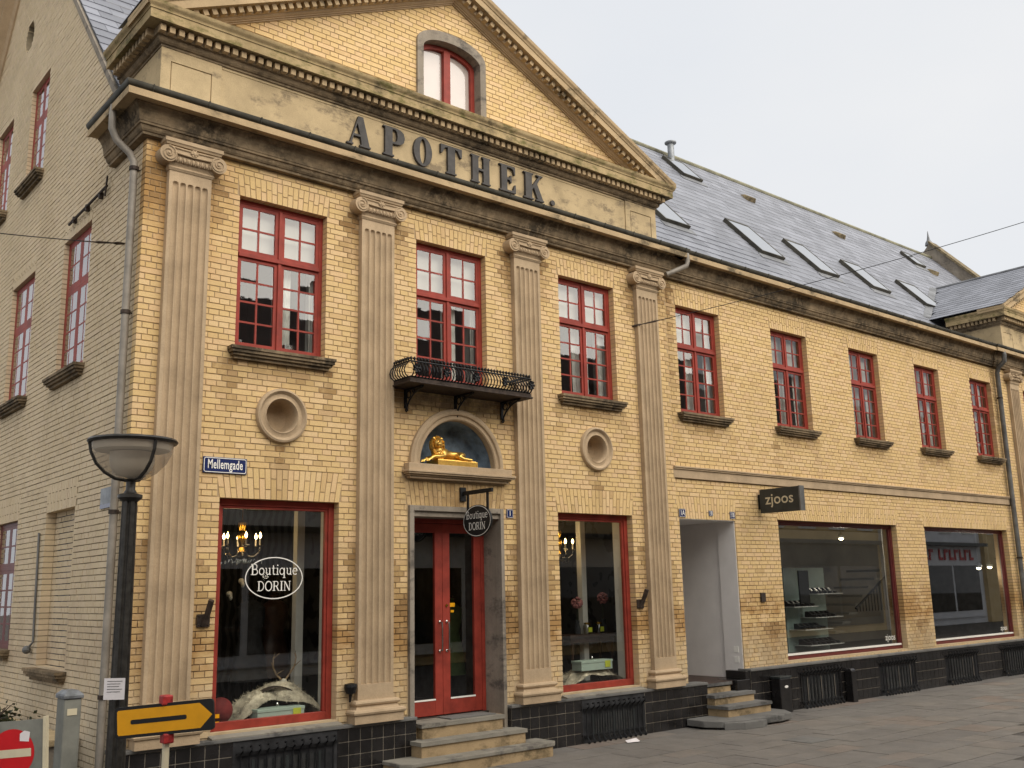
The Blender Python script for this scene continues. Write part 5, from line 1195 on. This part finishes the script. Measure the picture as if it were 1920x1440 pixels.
m = MB(); m.lathe([(0.03, 2.818), (0.09, 2.835), (0.128, 2.875), (0.142, 2.92), (0.142, 2.985), (0.001, 2.99)], (LX, LY, 0), 28); m.build('diffuser', 'frosted_lamp', t, smooth=True)
m = MB(); m.lathe([(0.001, 2.988), (0.20, 2.992), (0.238, 2.998), (0.252, 3.03), (0.26, 3.062), (0.17, 3.085), (0.08, 3.10), (0.001, 3.104)], (LX, LY, 0), 36); m.build('reflector_lid', 'frosted_lamp', t, smooth=True)
# paper notice on the post
t = thing('paper_notice', (LX - .05, LY - .07, 1.5), 'white paper notice taped to the street lamp post', 'paper')
rv = Vector((RT.x, RT.y, 0)).normalized(); fv = Vector((-FW.x, -FW.y, 0)).normalized(); pc = Vector((LX, LY, 0)) + fv * 0.075
m = MB(); rg = []
for z in (1.42, 1.55): rg.append([tuple(pc + rv * x + fv * (0.008 - .35 * x * x) + Vector((0, 0, z))) for x in (-.066, -.033, 0, .033, .066)])
m.loops(rg, False, False, False); m.build('sheet', 'paper', t, smooth=True)
m = MB()
for k in range(5):
    z = 1.53 - k * .016; m.loops([[tuple(pc + rv * x + fv * (0.010 - .35 * x * x) + Vector((0, 0, zz))) for x in (-.045, -.02, 0, .03, .05 - .012 * (k % 3))] for zz in (z, z + .003)], False, False, False)
m.build('printed_lines', 'letter_grey', t)

# ------------------------------------------------------------------ traffic signs
t = thing('detour_sign', (-5.2, -4.05, 0), 'yellow arrow detour sign with black border on a thin pole', 'road sign')
c = Vector((-5.216, -4.072, 1.327)); ux = (rv * 0.996 + Vector((0, 0, 1)) * 0.075).normalized(); nv = (fv * .98 + rv * -.1).normalized(); uy = nv.cross(ux).normalized()
def SG(a, b, h): return tuple(c + ux * a + uy * b + nv * h)
m = MB(); pl = rr(-.295, .295, -.09, .09, .022)[:-1]; m.poly([pl], lambda a, b: SG(a, b, 0), lambda a, b: SG(a, b, -.02)); m.build('plate', 'sign_black', t)
m = MB(); pl = [(-.272, -.072), (.215, -.072), (.288, 0), (.215, .072), (-.272, .072), (-.28, .062), (-.28, -.062)]; m.poly([pl], lambda a, b: SG(a, b, .0015), None); m.build('arrow', 'sign_yellow', t)
m = MB(); m.poly([rr(-.20, .135, -.013, .013, .01)[:-1]], lambda a, b: SG(a, b, .003), None); m.build('bar', 'sign_black', t)
m = MB(); pb = Vector(SG(0, 0, -.04)); m.tube([(pb.x, pb.y, -0.02), (pb.x, pb.y, 1.46)], 0.021, 10); m.build('pole', 'sign_cream', t)
for b in (.105, -.115):
    q = Vector(SG(.0, b, -.03)); m = MB(); m.box(q.x - .032, q.x + .032, q.y - .035, q.y + .035, q.z - .028, q.z + .03); m.build('clamp', 'clip_red', t, bev=0.008)
m = MB(); m.lathe([(0.16, -.01), (0.16, .04), (.05, .07)], (pb.x, pb.y, 0), 20); m.build('foot', 'black_iron', t)
t = thing('no_entry_sign', (-5.1, -.2, 0), 'red no entry sign on a grey plate at the lower left corner', 'road sign')
c = CP + (FW + RT * ((22 - 960) / 1858.62) - UP * ((1413 - 720) / 1858.62)) * 8.7; nv = fv; ux = (rv + Vector((0, 0, .06))).normalized(); uy = nv.cross(ux).normalized()
def SG2(a, b, h): return tuple(c + ux * a + uy * b + nv * h)
m = MB(); m.poly([rr(-.29, .275, -.34, .272, .01)[:-1]], lambda a, b: SG2(a, b, 0), lambda a, b: SG2(a, b, -.015)); m.build('plate', 'cabinet_grey', t)
m = MB(); m.poly([arc(0, 0, .198, .205, 0, 352, 44)], lambda a, b: SG2(a, b, .002), None); m.build('disc', 'sign_red', t)
m = MB(); m.poly([rr(-.17, .17, -.034, .034, .004)[:-1]], lambda a, b: SG2(a, b, .0035), None); m.build('bar', 'sign_cream', t)
m = MB(); m.box(0, 0, 0, 0, 0, 0); m = MB(); q0 = [SG2(.275, -.34, .012), SG2(.30, -.34, .012), SG2(.30, .29, .012), SG2(.275, .29, .012)]; q1 = [SG2(.275, -.34, -.05), SG2(.30, -.34, -.05), SG2(.30, .29, -.05), SG2(.275, .29, -.05)]; m.hexa(q0, q1); m.build('edge_profile', 'sign_cream', t)
m = MB(); m.poly([[(.07, .10), (.15, .09), (.16, .17), (.11, .185), (.07, .16)]], lambda a, b: SG2(a, b, .0045), None); m.build('sticker', 'paper', t)
m = MB(); q = SG2(0, 0, -.05); m.tube([(q[0], q[1], -.02), (q[0], q[1], q[2] + .2)], .03, 10); m.build('pole', 'galvanised', t)

# ------------------------------------------------------------------ side street things
t = thing('utility_cabinet', (-4.5, .45, 0), 'narrow grey utility cabinet with sloping cap by the side wall', 'cabinet')
m = MB(); m.box(-4.53, -4.37, .20, .44, 0.0, 1.10); m.build('body', 'cabinet_grey', t, bev=0.01)
m = MB(); m.box(-4.545, -4.355, .185, .455, 1.101, 1.14); m.hexa([(-4.545, .185, 1.14), (-4.355, .185, 1.14), (-4.355, .455, 1.14), (-4.545, .455, 1.14)], [(-4.50, .23, 1.18), (-4.40, .23, 1.18), (-4.40, .41, 1.18), (-4.50, .41, 1.18)]); m.build('cap', 'galvanised', t, bev=0.008)
m = MB(); m.box(-4.50, -4.41, .195, .1995, .95, 1.01); m.build('label_plate', 'sign_cream', t)
t = thing('blue_crate', (-4.45, -.1, 0), 'dark blue box on the ground in front of the utility cabinet', 'box')
m = MB(); m.box(-4.50, -4.30, -.22, .02, 0, .36); m.build('body', 'sign_blue', t, bev=0.012); m = MB(); m.box(-4.51, -4.29, -.23, .03, .361, .39); m.build('lid', 'sign_blue', t, bev=0.006)
t = thing('low_wall', (-4.4, 2.4, 0), 'low pale cellar wall beside the side facade behind the cabinet', 'wall')
m = MB(); m.box(-4.78, -4.2, .95, 4.6, 0, .58); m.build('body', 'grey_plaster', t); m = MB(); m.box(-4.82, -4.16, .92, 4.65, .581, .65); m.build('coping', 'render_plaster', t, bev=.01)
t = thing('shrub', (-4.55, 2.6, .65), 'dark straggly shrub standing on the low cellar wall', 'shrub')
R_ = random.Random(9); m = MB()
for k in range(14):
    a = R_.random() * 6.28; L_ = R_.uniform(.12, .3); m.tube([(-4.55, 2.75, .65), (-4.55 + .1 * math.cos(a), 2.75 + .3 * math.sin(a), .65 + L_ * .6), (-4.55 + .2 * math.cos(a), 2.75 + .7 * math.sin(a), .65 + L_)], [.012, .009, .004], 5)
m.build('stems', 'bark', t)
m = MB()
for k in range(500):
    p = Vector((-4.55 + R_.gauss(0, .12), 2.75 + R_.gauss(0, .45), .62 + abs(R_.gauss(0, .10)))); d = Vector((R_.uniform(-1, 1), R_.uniform(-1, 1), R_.uniform(-.5, 1))).normalized(); e = d.cross(Vector((R_.random(), R_.random(), R_.random()))).normalized() * .022; d *= .055
    m.add([tuple(p), tuple(p + d * .5 + e), tuple(p + d), tuple(p + d * .5 - e)], [(0, 1, 2, 3)])
m.build('foliage', 'bush_leaf', t)
t = thing('wheel_stop', (5, 0, 0), 'slim black litter box against the tiled plinth beside the passage steps', 'litter box')
m = MB(); m.box(6.22, 6.52, -0.30, -0.12, 0.02, 0.55); m.build('body', 'black_tile', t, bev=0.012); m = MB(); m.box(6.21, 6.53, -0.31, -0.115, .551, .58); m.build('lid', 'sign_charcoal', t, bev=.006)
m = MB(); m.ball((6.38, -.302, .42), .05, .003, .022, 8, 5); m.build('emblem', 'enamel_white', t)
t = thing('black_bollard', (8.4, -.2, 0), 'slim black post against the plinth right of the first wing grate', 'bollard')
m = MB(); m.box(8.36, 8.5, -0.26, -0.12, 0, .53); m.hexa([(8.36, -.26, .53), (8.5, -.26, .53), (8.5, -.12, .53), (8.36, -.12, .53)], [(8.38, -.23, .57), (8.48, -.23, .57), (8.48, -.13, .57), (8.38, -.13, .57)]); m.build('body', 'black_tile', t, bev=.008)
bpy.data.objects['wheel_stop'].name = 'litter_box'
# scraps
t = MB(); t.add([(2.46, -.50, .012), (2.62, -.56, .016), (2.66, -.47, .05), (2.50, -.42, .03)], [(0, 1, 2, 3)]); t.add([(2.62, -.56, .016), (2.70, -.50, .012), (2.66, -.47, .05)], [(0, 1, 2)]); tag(t.build('paper_scrap', 'paper'), 'crumpled white paper scrap on the paving below the cellar grate', 'litter')
m = MB(); m.box(4.0, 4.5, -2.3, -1.85, 0.004, .0105); mh = tag(m.build('drain_cover', 'granite'), 'dark square drain cover set in the paving', 'drain cover')

# overhead wires
def wire(name, pts, label):
    m = MB(); P_ = [Vector(p) for p in pts[:2]]; q = []
    for i in range(33):
        s_ = i / 32; p = P_[0].lerp(P_[1], s_); p.z -= 4 * pts[2] * s_ * (1 - s_); q.append(p)
    t = thing(name, tuple(P_[0]), label, 'wire'); m.tube(q, 0.0055, 5); m.build('cable', 'black_iron', t)
    d = (q[1] - q[0]).normalized(); m = MB(); m.tube([P_[0], P_[0] + d * .10, P_[0] + d * .16, P_[0] + d * .36, P_[0] + d * .42, P_[0] + d * .6], [.012, .02, .008, .016, .008, .006], 6); m.build('turnbuckle', 'rust_iron', t)
e2 = CP + (FW + RT * ((1920 - 960) / 1858.62) - UP * ((405 - 720) / 1858.62)) * 15.0
wire('overhead_wire', ((3.483, 0.0, 6.01), tuple(e2 + (e2 - Vector((3.483, 0, 6.01))) * .35), 0.12), 'thin wire rising from the fourth pilaster to the upper right')
e1 = CP + (FW + RT * ((0 - 960) / 1858.62) - UP * ((430 - 720) / 1858.62)) * 9.6
wire('overhead_wire', ((XC, 0.54, 5.893), tuple(e1 + (e1 - Vector((XC, .54, 5.893))) * 1.2), 0.04), 'thin wire from the corner downpipe crossing the side wall to the left')

# ------------------------------------------------------------------ shop display: boutique
def chandelier(x, y, z, label, lamp=True):
    t = thing('chandelier', (x, y, z), label, 'chandelier', 'crystal chandeliers in the boutique')
    m = MB(); m.tube([(x, y, z + .38), (x, y, 3.28)], .006, 5); m.lathe([(0.001, -.06), (0.03, -.04), (0.05, 0.0), (0.025, .05), (0.045, .12), (0.06, .19), (0.03, .25), (0.055, .31), (0.06, .34), (0.02, .38)], (x, y, z), 16); m.build('stem', 'brass', t, smooth=True)
    for k in range(6):
        a = k * PI / 3 + .3; ca, sa = math.cos(a), math.sin(a); m = MB(); m.tube([(x + ca * r, y + sa * r, z + h) for r, h in ((.03, .02), (.08, -.05), (.15, -.06), (.21, -.01), (.22, .05))], .008, 6); m.lathe([(0.008, .05), (0.035, .06), (.04, .07), (.01, .075)], (x + ca * .22, y + sa * .22, z), 10); m.build('arm', 'crystal', t)
        m = MB(); m.tube([(x + ca * .22, y + sa * .22, z + .07), (x + ca * .22, y + sa * .22, z + .15)], .011, 8); m.build('candle', 'frosted_lamp', t)
        m = MB(); m.lathe([(0.001, .15), (.014, .165), (.016, .185), (.007, .21), (.001, .225)], (x + ca * .22, y + sa * .22, z), 8); m.build('bulb', 'flame', t, smooth=True)
        m = MB()
        for q in range(5):
            rr_ = .06 + .045 * q; m.ball((x + ca * rr_, y + sa * rr_, z - .10 - .02 * (q % 2) - .03 * (q == 4)), .012, .012, .02, 6, 4)
        m.build('crystal_drops', 'crystal', t)
    if lamp:
        l = bpy.data.lights.new('chandelier_light', 'POINT'); l.energy = 3.0; l.color = (1, .72, .38); l.shadow_soft_size = .2; lo = bpy.data.objects.new('chandelier_light', l); link(lo, t); lo.location = (x, y, z + .2)
chandelier(-2.40, 1.0, 2.55, 'lit crystal chandelier behind the glass left of the red door')
chandelier(2.70, 1.0, 2.55, 'lit crystal chandelier behind the glass right of the red door')
def fur_hide(name, cx, cy, z0, lx, ly, h, label, seed):
    m = MB(); n, k = 26, 14; R_ = random.Random(seed); vs = []
    for j in range(k):
        for i in range(n):
            u, v = i / (n - 1) * 2 - 1, j / (k - 1) * 2 - 1
            hz = h * max(0, 1 - abs(u) ** 3.0) * (0.55 + .45 * max(0, 1 - v * v)) * (1 + .12 * math.sin(5 * u + 3 * v))
            vs.append((cx + u * lx * (1 + .08 * math.sin(9 * v + seed)), cy + v * ly * (1 + .1 * math.sin(7 * u)), z0 + hz + R_.uniform(0, .012)))
    m.add(vs, [(j * n + i, j * n + i + 1, (j + 1) * n + i + 1, (j + 1) * n + i) for j in range(k - 1) for i in range(n - 1)])
    for q in range(1500):
        p = Vector(vs[R_.randrange(len(vs))]); d = Vector((R_.uniform(-1, 1), R_.uniform(-1, .4), R_.uniform(-.2, .7))).normalized() * .035; s_ = Vector((.004, 0, 0))
        p += Vector((R_.uniform(-.03, .03), R_.uniform(-.02, .02), 0)); m.add([tuple(p - s_), tuple(p + s_), tuple(p + d)], [(0, 1, 2)])
    return tag(m.build(name, 'fur'), label, 'fur')
zb = SB + 0.03
fur_hide('fur_hide', -2.17, .56, zb + .002, .52, .26, .34, 'shaggy pale fur draped over a hump in the left shop window', 2)
fur_hide('fur_hide', 2.80, .56, zb + .002, .50, .24, .22, 'brown and cream fur draped low in the window right of the door', 4)
def skull(x, y, z, s_, label, ant=True, ry=0):
    t = thing('antler_skull', (x, y, z), label, 'skull')
    m = MB(); m.ball((x, y, z), .05 * s_, .05 * s_, .045 * s_, 10, 7); m.ball((x, y - .05 * s_, z - .05 * s_), .028 * s_, .04 * s_, .045 * s_, 10, 6); m.build('skull', 'bone', t, smooth=True)
    if ant:
        for sg in (-1, 1):
            m = MB(); b = [(sg * .03, 0, .03), (sg * .10, .02, .10), (sg * .16, .0, .20), (sg * .17, -.02, .31), (sg * .15, -.03, .40)]
            m.tube([(x + s_ * p[0], y + s_ * p[1], z + s_ * p[2]) for p in b], [.013 * s_, .012 * s_, .011 * s_, .009 * s_, .003], 6)
            for q, e in ((1, (.05, -.09, .16)), (2, (.22, -.06, .27)), (3, (.11, -.07, .38))): m.tube([tuple(Vector((x, y, z)) + s_ * Vector(b[q])), tuple(Vector((x, y, z)) + s_ * Vector((sg * e[0], e[1], e[2])))], [.009 * s_, .003], 5)
            m.build('antler', 'antler', t, smooth=True)
skull(-2.02, .60, zb + .37, .85, 'deer skull with antlers resting on the fur in the left window')
skull(-2.40, 1.3, 2.06, .8, 'small white skull hanging left of the window lettering', False); skull(-2.25, 1.3, 2.21, .8, 'small white skull hanging just below the lit chandelier', False)
def giftbox(x, y, z, w_, label):
    t = thing('gift_box', (x, y, z), label, 'box'); m = MB(); m.box(x - w_ / 2, x + w_ / 2, y - .1, y + .1, z, z + .10); m.build('box', 'mint_box', t, bev=.004); m = MB(); m.box(x - w_ / 2 - .006, x + w_ / 2 + .006, y - .106, y + .106, z + .101, z + .135); m.build('lid', 'mint_box', t, bev=.004)
    m = MB(); m.box(x + w_ * .25, x + w_ * .42, y - .109, y - .1065, z + .03, z + .12); m.build('tag', 'lime_tag', t); m = MB(); m.ball((x, y, z + .16), .018, .018, .03, 8, 5); m.build('knob', 'chrome', t)
giftbox(-2.26, .27, zb + .002, .56, 'mint green flat box with lime tag under the fur in the left window')
giftbox(2.76, .42, zb + .20, .62, 'mint green flat box with lime tag above the fur right of the door')
t = MB(); t.ball((-2.86, .42, zb + .14), .14, .12, .14, 18, 12); tag(t.build('red_cushion', 'red_cloth', smooth=True), 'round red cushion at the left end of the left shop window', 'cushion')
# silver dome / arch stand
t = thing('arched_basket', (-2.2, .4, zb), 'dark wire arch basket between fur and mint box', 'basket'); m = MB()
for k in range(7): yy = .40 + k * .015; m.tube([(-2.2 + .26 * math.cos(a * PI / 14), yy, zb + .15 + .19 * math.sin(a * PI / 14)) for a in range(15)], .006, 5)
m.build('hoops', 'rust_iron', t); m = MB(); m.tube([(-2.46, .40, zb + .15), (-1.94, .40, zb + .15)], .01, 5); m.build('base_rod', 'rust_iron', t)
# display posts
for x, y, lab in ((-1.67, 1.0, 'pale square post inside the left shop window'), (3.17, 1.0, 'pale square post behind the flowers right of the door')):
    m = MB(); m.box(x, x + .10, y, y + .10, .55, 3.28); tag(m.build('display_post', 'white_paint'), lab, 'post')
# mannequin torsos
def mannequin(x, y, z0, cloth, label):
    t = thing('dress_form', (x, y, z0), label, 'mannequin')
    m = MB(); m.lathe([(.06, 1.42), (.055, 1.36), (.12, 1.33), (.185, 1.27), (.18, 1.12), (.135, .95), (.175, .80), (.20, .70), (.23, .45), (.25, .38)], (x, y, z0), 20, sy=.68); m.build('garment', cloth, t, smooth=True)
    m = MB(); m.tube([(x, y, z0 + .02), (x, y, z0 + .5)], .015, 8); m.lathe([(.16, 0), (.16, .02), (.02, .04)], (x, y, z0), 16); m.build('stand', 'black_iron', t)
    m = MB(); m.ball((x, y, z0 + 1.44), .045, .045, .02, 10, 5); m.build('neck_cap', 'dark_wood', t)
mannequin(.92, 1.35, .52, 'green_cloth', 'headless dress form in a green garment behind the red door'); mannequin(-1.9, 1.75, .62, 'interior_dark', 'headless dress form in black behind the window lettering'); mannequin(-1.45, 2.0, .62, 'dark_wood', 'headless dress form in dark brown deep in the left window')
# table with vases
t = thing('display_table', (3.2, .95, .55), 'dark wooden table holding vases behind the glass right of the door', 'table')
m = MB(); m.box(2.72, 3.72, .82, 1.2, 1.32, 1.36); m.build('tabletop', 'dark_wood', t, bev=.006); m = MB(); m.box(2.76, 3.68, .86, 1.16, 1.24, 1.319); m.build('apron', 'dark_wood', t)
for x in (2.80, 3.64):
    for y in (.88, 1.14): m = MB(); m.tube([(x, y, 1.24), (x + .015, y, 1.1), (x - .01, y, .85), (x, y, .55)], [.028, .024, .016, .014], 8); m.build('leg', 'dark_wood', t)
for x, hx, lab in ((3.02, .72, 'dusty pink flower ball standing left on the display table'), (3.57, .78, 'dusty pink flower ball standing right on the display table')):
    t = thing('flower_vase', (x, .98, 1.36), lab, 'flowers'); m = MB(); m.lathe([(.05, 0), (.055, .08), (.035, .15), (.04, .2)], (x, .98, 1.362), 14); m.build('vase', 'interior_dark', t, smooth=True)
    m = MB(); m.tube([(x, .98, 1.5), (x + .01, .98, 1.36 + hx - .3)], .006, 5); m.build('stem', 'bush_leaf', t); m = MB(); R_ = random.Random(int(x * 100))
    for k in range(60):
        d = Vector((R_.gauss(0, 1), R_.gauss(0, 1), R_.gauss(0, 1))).normalized() * .075; m.ball((x + .01 + d.x, .98 + d.y, 1.36 + hx - .26 + d.z), .022, .022, .018, 6, 4)
    m.build('blossom', 'pink_flower', t)
for x, lab in ((3.15, 'glass jar with lime tag, left one on the display table'), (3.40, 'glass jar with lime tag, right one on the display table')):
    t = thing('glass_jar', (x, .9, 1.36), lab, 'jar'); m = MB(); m.lathe([(.06, .0), (.06, .12), (.045, .14)], (x, .90, 1.363), 16); m.build('jar', 'crystal', t, smooth=True); m = MB(); m.lathe([(.05, .14), (.05, .165), (.001, .17)], (x, .90, 1.363), 16); m.build('lid', 'brass', t); m = MB(); m.box(x - .035, x + .04, .832, .838, 1.39, 1.46); m.build('tag', 'lime_tag', t)
# silver pots in the upper left window
for x, h, r, lab in ((-2.86, .16, .045, 'tall silver pot at the left end of the upper left window sill'), (-2.77, .08, .05, 'low silver pot second from the left in the upper left window'), (-2.66, .07, .04, 'smallest silver pot third from the left in the upper left window'), (-2.26, .17, .095, 'wide silver bucket in the right half of the upper left window')):
    t = MB(); t.lathe([(r * .85, 0), (r, h * .1), (r, h), (r * .9, h), (r * .88, h * .15)], (x, .27, ZB + .005), 18); tag(t.build('silver_pot', 'chrome', smooth=True), lab, 'pot')

# ------------------------------------------------------------------ shoe shop display
t = thing('display_unit', (9.8, 1.4, .6), 'pale green display wall with shelves behind the first wing window', 'shelving')
m = MB(); m.box(9.2, 10.6, 1.58, 1.64, .62, 2.34); m.build('back_panel', 'shelf_green', t)
shelf = []
for (a, b, z) in ((9.75, 10.65, 1.83), (8.95, 9.75, 1.60), (9.65, 10.6, 1.38), (9.25, 10.2, 1.16), (9.4, 10.55, .86)):
    m = MB(); m.box(a, b, 1.2, 1.56, z - .012, z); m.build('shelf', 'enamel_white', t); shelf.append((a, b, z))
me = None
q = MB(); q.loops([[(dx, dy * wv, dz) for dy in (-1, 1)] + [(dx, dy * wv * .8, dz + hh) for dy in (1, -1)] for dx, wv, dz, hh in ((-.13, .03, 0, .045), (-.10, .042, 0, .05), (0, .04, 0, .06), (.06, .032, 0, .11), (.13, .034, 0, .11), (.145, .025, 0, .09))])
sme = bpy.data.meshes.new('shoe'); sme.from_pydata(q.v, [], q.f); sme.materials.append(MATS['shoe_dark'])
names_sh = ('uppermost right', 'left middle', 'right middle', 'lower left', 'lowest right')
for k, (a, b, z) in enumerate(shelf):
    n = int((b - a) / .16)
    for i in range(n):
        o = bpy.data.objects.new('shoe', sme); COL.objects.link(o); o.location = (a + .1 + i * .16, 1.38, z + .001); o.rotation_euler = (0, 0, PI / 2 + random.uniform(-.2, .2)); tag(o, '%s dark shoe from the left on the %s shelf of the green display' % (('first', 'second', 'third', 'fourth', 'fifth', 'sixth', 'seventh', 'eighth')[i], names_sh[k]), 'shoe', 'shoes on the display shelves')
m = MB(); m.box(9.1, 9.42, 1.15, 1.19, 1.66, 2.28); tag(m.build('display_totem', 'sign_black', bev=.01), 'black upright display board before the pale green shelves', 'display board')
t = thing('staircase', (13, 2.5, .6), 'dark open staircase with iron railing deep in the first wing window', 'staircase')
for i in range(9):
    m = MB(); m.box(12.0 + i * .3, 12.34 + i * .3, 2.5, 3.4, .75 + i * .19, .80 + i * .19); m.build('tread', 'interior_wall', t)
m = MB(); m.tube([(13.2, 2.5, 1.45), (15.3, 2.5, 2.5)], .026, 8); m.build('handrail', 'black_iron', t)
for i in range(16):
    m = MB(); x = 13.25 + i * .13; m.tube([(x, 2.5, 1.38), (x, 2.5, 1.45 + (x - 13.2) * .5)], .012, 5); m.build('baluster', 'black_iron', t)
m = MB(); m.box(11.98, 12.14, .9, 1.0, .6, 3.3); tag(m.build('display_post', 'white_paint'), 'pale slanting post at the right side of the first wing window', 'post')
m = MB(); m.box(6.4, 18.5, 3.9, 4.05, .6, 3.3); m.build('room_wall', 'interior_wall', B2)
for x, y, z, lab in ((11.24, 1.5, 2.94, 'lit ceiling spotlight inside the first wing window'), (15.55, .7, 2.29, 'lit ceiling spotlight, left one in the second wing window'), (16.1, .7, 2.31, 'lit ceiling spotlight, right one in the second wing window')):
    t = thing('ceiling_spotlight', (x, y, z), lab, 'spotlight', 'ceiling spotlights in the shoe shop'); m = MB(); m.ball((x, y, z), .05, .05, .035, 10, 6); m.build('bulb', 'spot_bulb', t, smooth=True); m = MB(); m.lathe([(.055, .0), (.075, .05), (.03, .10), (.01, .12), (.01, 3.34 - z)], (x, y, z + .01), 14); m.build('housing', 'sign_charcoal', t, smooth=True)
    l = bpy.data.lights.new('spot_light', 'POINT'); l.energy = 14.0; l.color = (1, .88, .70); l.shadow_soft_size = .15; lo = bpy.data.objects.new('spot_light', l); link(lo, t); lo.location = (x, y, z - .12)

# ------------------------------------------------------------------ opposite side of the street (seen in the panes)
def opp(x0, x1, y, h, wall, roofh, label, nwin, shop=None):
    t = thing('opposite_building', ((x0 + x1) / 2, y, 0), label, 'building', 'houses across the street')
    m = MB(); m.box(x0, x1, y - 9, y, 0, h); m.build('wall', wall, t)
    m = MB(); m.add([(x0, y + .35, h), (x1, y + .35, h), (x1, y - 4.5, h + roofh), (x0, y - 4.5, h + roofh), (x0, y - 9.3, h), (x1, y - 9.3, h)], [(0, 1, 2, 3), (3, 2, 5, 4), (0, 3, 4), (1, 5, 2)]); m.build('roof', 'tile_roof', t)
    m = MB(); m.box(x0, x1, y, y + .25, h - .25, h); m.build('cornice', 'opp_white', t)
    n = nwin; st = (x1 - x0) / n
    for fl in (4.2,) if h < 7.5 else (4.0, 6.9):
        for i in range(n):
            x = x0 + (i + .5) * st
            m = MB(); m.box(x - .58, x + .58, y + .002, y + .05, fl, fl + 1.7); w_ = m.build('window', 'opp_white', t)
            m = MB(); m.box(x - .50, x - .03, y + .05, y + .06, fl + .08, fl + 1.62); m.box(x + .03, x + .50, y + .05, y + .06, fl + .08, fl + 1.62); m.build('pane', 'opp_glass', w_)
    if shop:
        m = MB(); m.box(x0 + .3, x1 - .3, y + .002, y + .08, .3, 3.6); m.build('shopfront', shop, t)
        k = max(2, int((x1 - x0) / 3)); s2 = (x1 - x0 - 1) / k
        for i in range(k): m = MB(); m.box(x0 + .6 + i * s2, x0 + .4 + (i + 1) * s2, y + .08, y + .10, .6, 2.7); m.build('shop_pane', 'opp_glass', t)
        m = MB(); m.box(x0 + .2, x1 - .2, y + .0, y + .5, 3.6, 3.75); m.build('canopy', 'sign_charcoal', t)
    return t
opp(-14, -3, -13.5, 7.6, 'opp_red', 4.2, 'red brick house across the street seen only as a reflection', 5)
opp(-3, 7, -13.2, 7.2, 'opp_white', 4.0, 'pale house with tiled roof mirrored in the upper panes', 5, 'opp_grey')
opp(7, 20, -13.0, 7.0, 'opp_yellow', 4.4, 'yellow house mirrored above the steps in the shop panes', 6, 'opp_white')
opp(20, 33, -12.8, 7.4, 'opp_yellow', 4.0, 'yellow house mirrored at the top of the first wing window', 6, 'sign_charcoal')
og = opp(33, 42, -12.6, 7.2, 'opp_grey', 4.0, 'grey shop with red letters mirrored in the second wing window', 4, 'opp_grey')
m = MB(); R_ = random.Random(4)
for k in range(13):
    x = 40.6 - k * .5 - (k > 6) * .4; m.box(x, x + .12, -12.5, -12.47, 2.95, 3.45); m.box(x + .13, x + .36, -12.5, -12.47, 3.30 if k % 2 else 2.95, 3.45 if k % 2 else 3.08)
m.build('lettering', 'sign_red', og)
opp(42, 52, -12.4, 7.0, 'opp_yellow', 4.0, 'last yellow house mirrored at the right of the second wing window', 5)
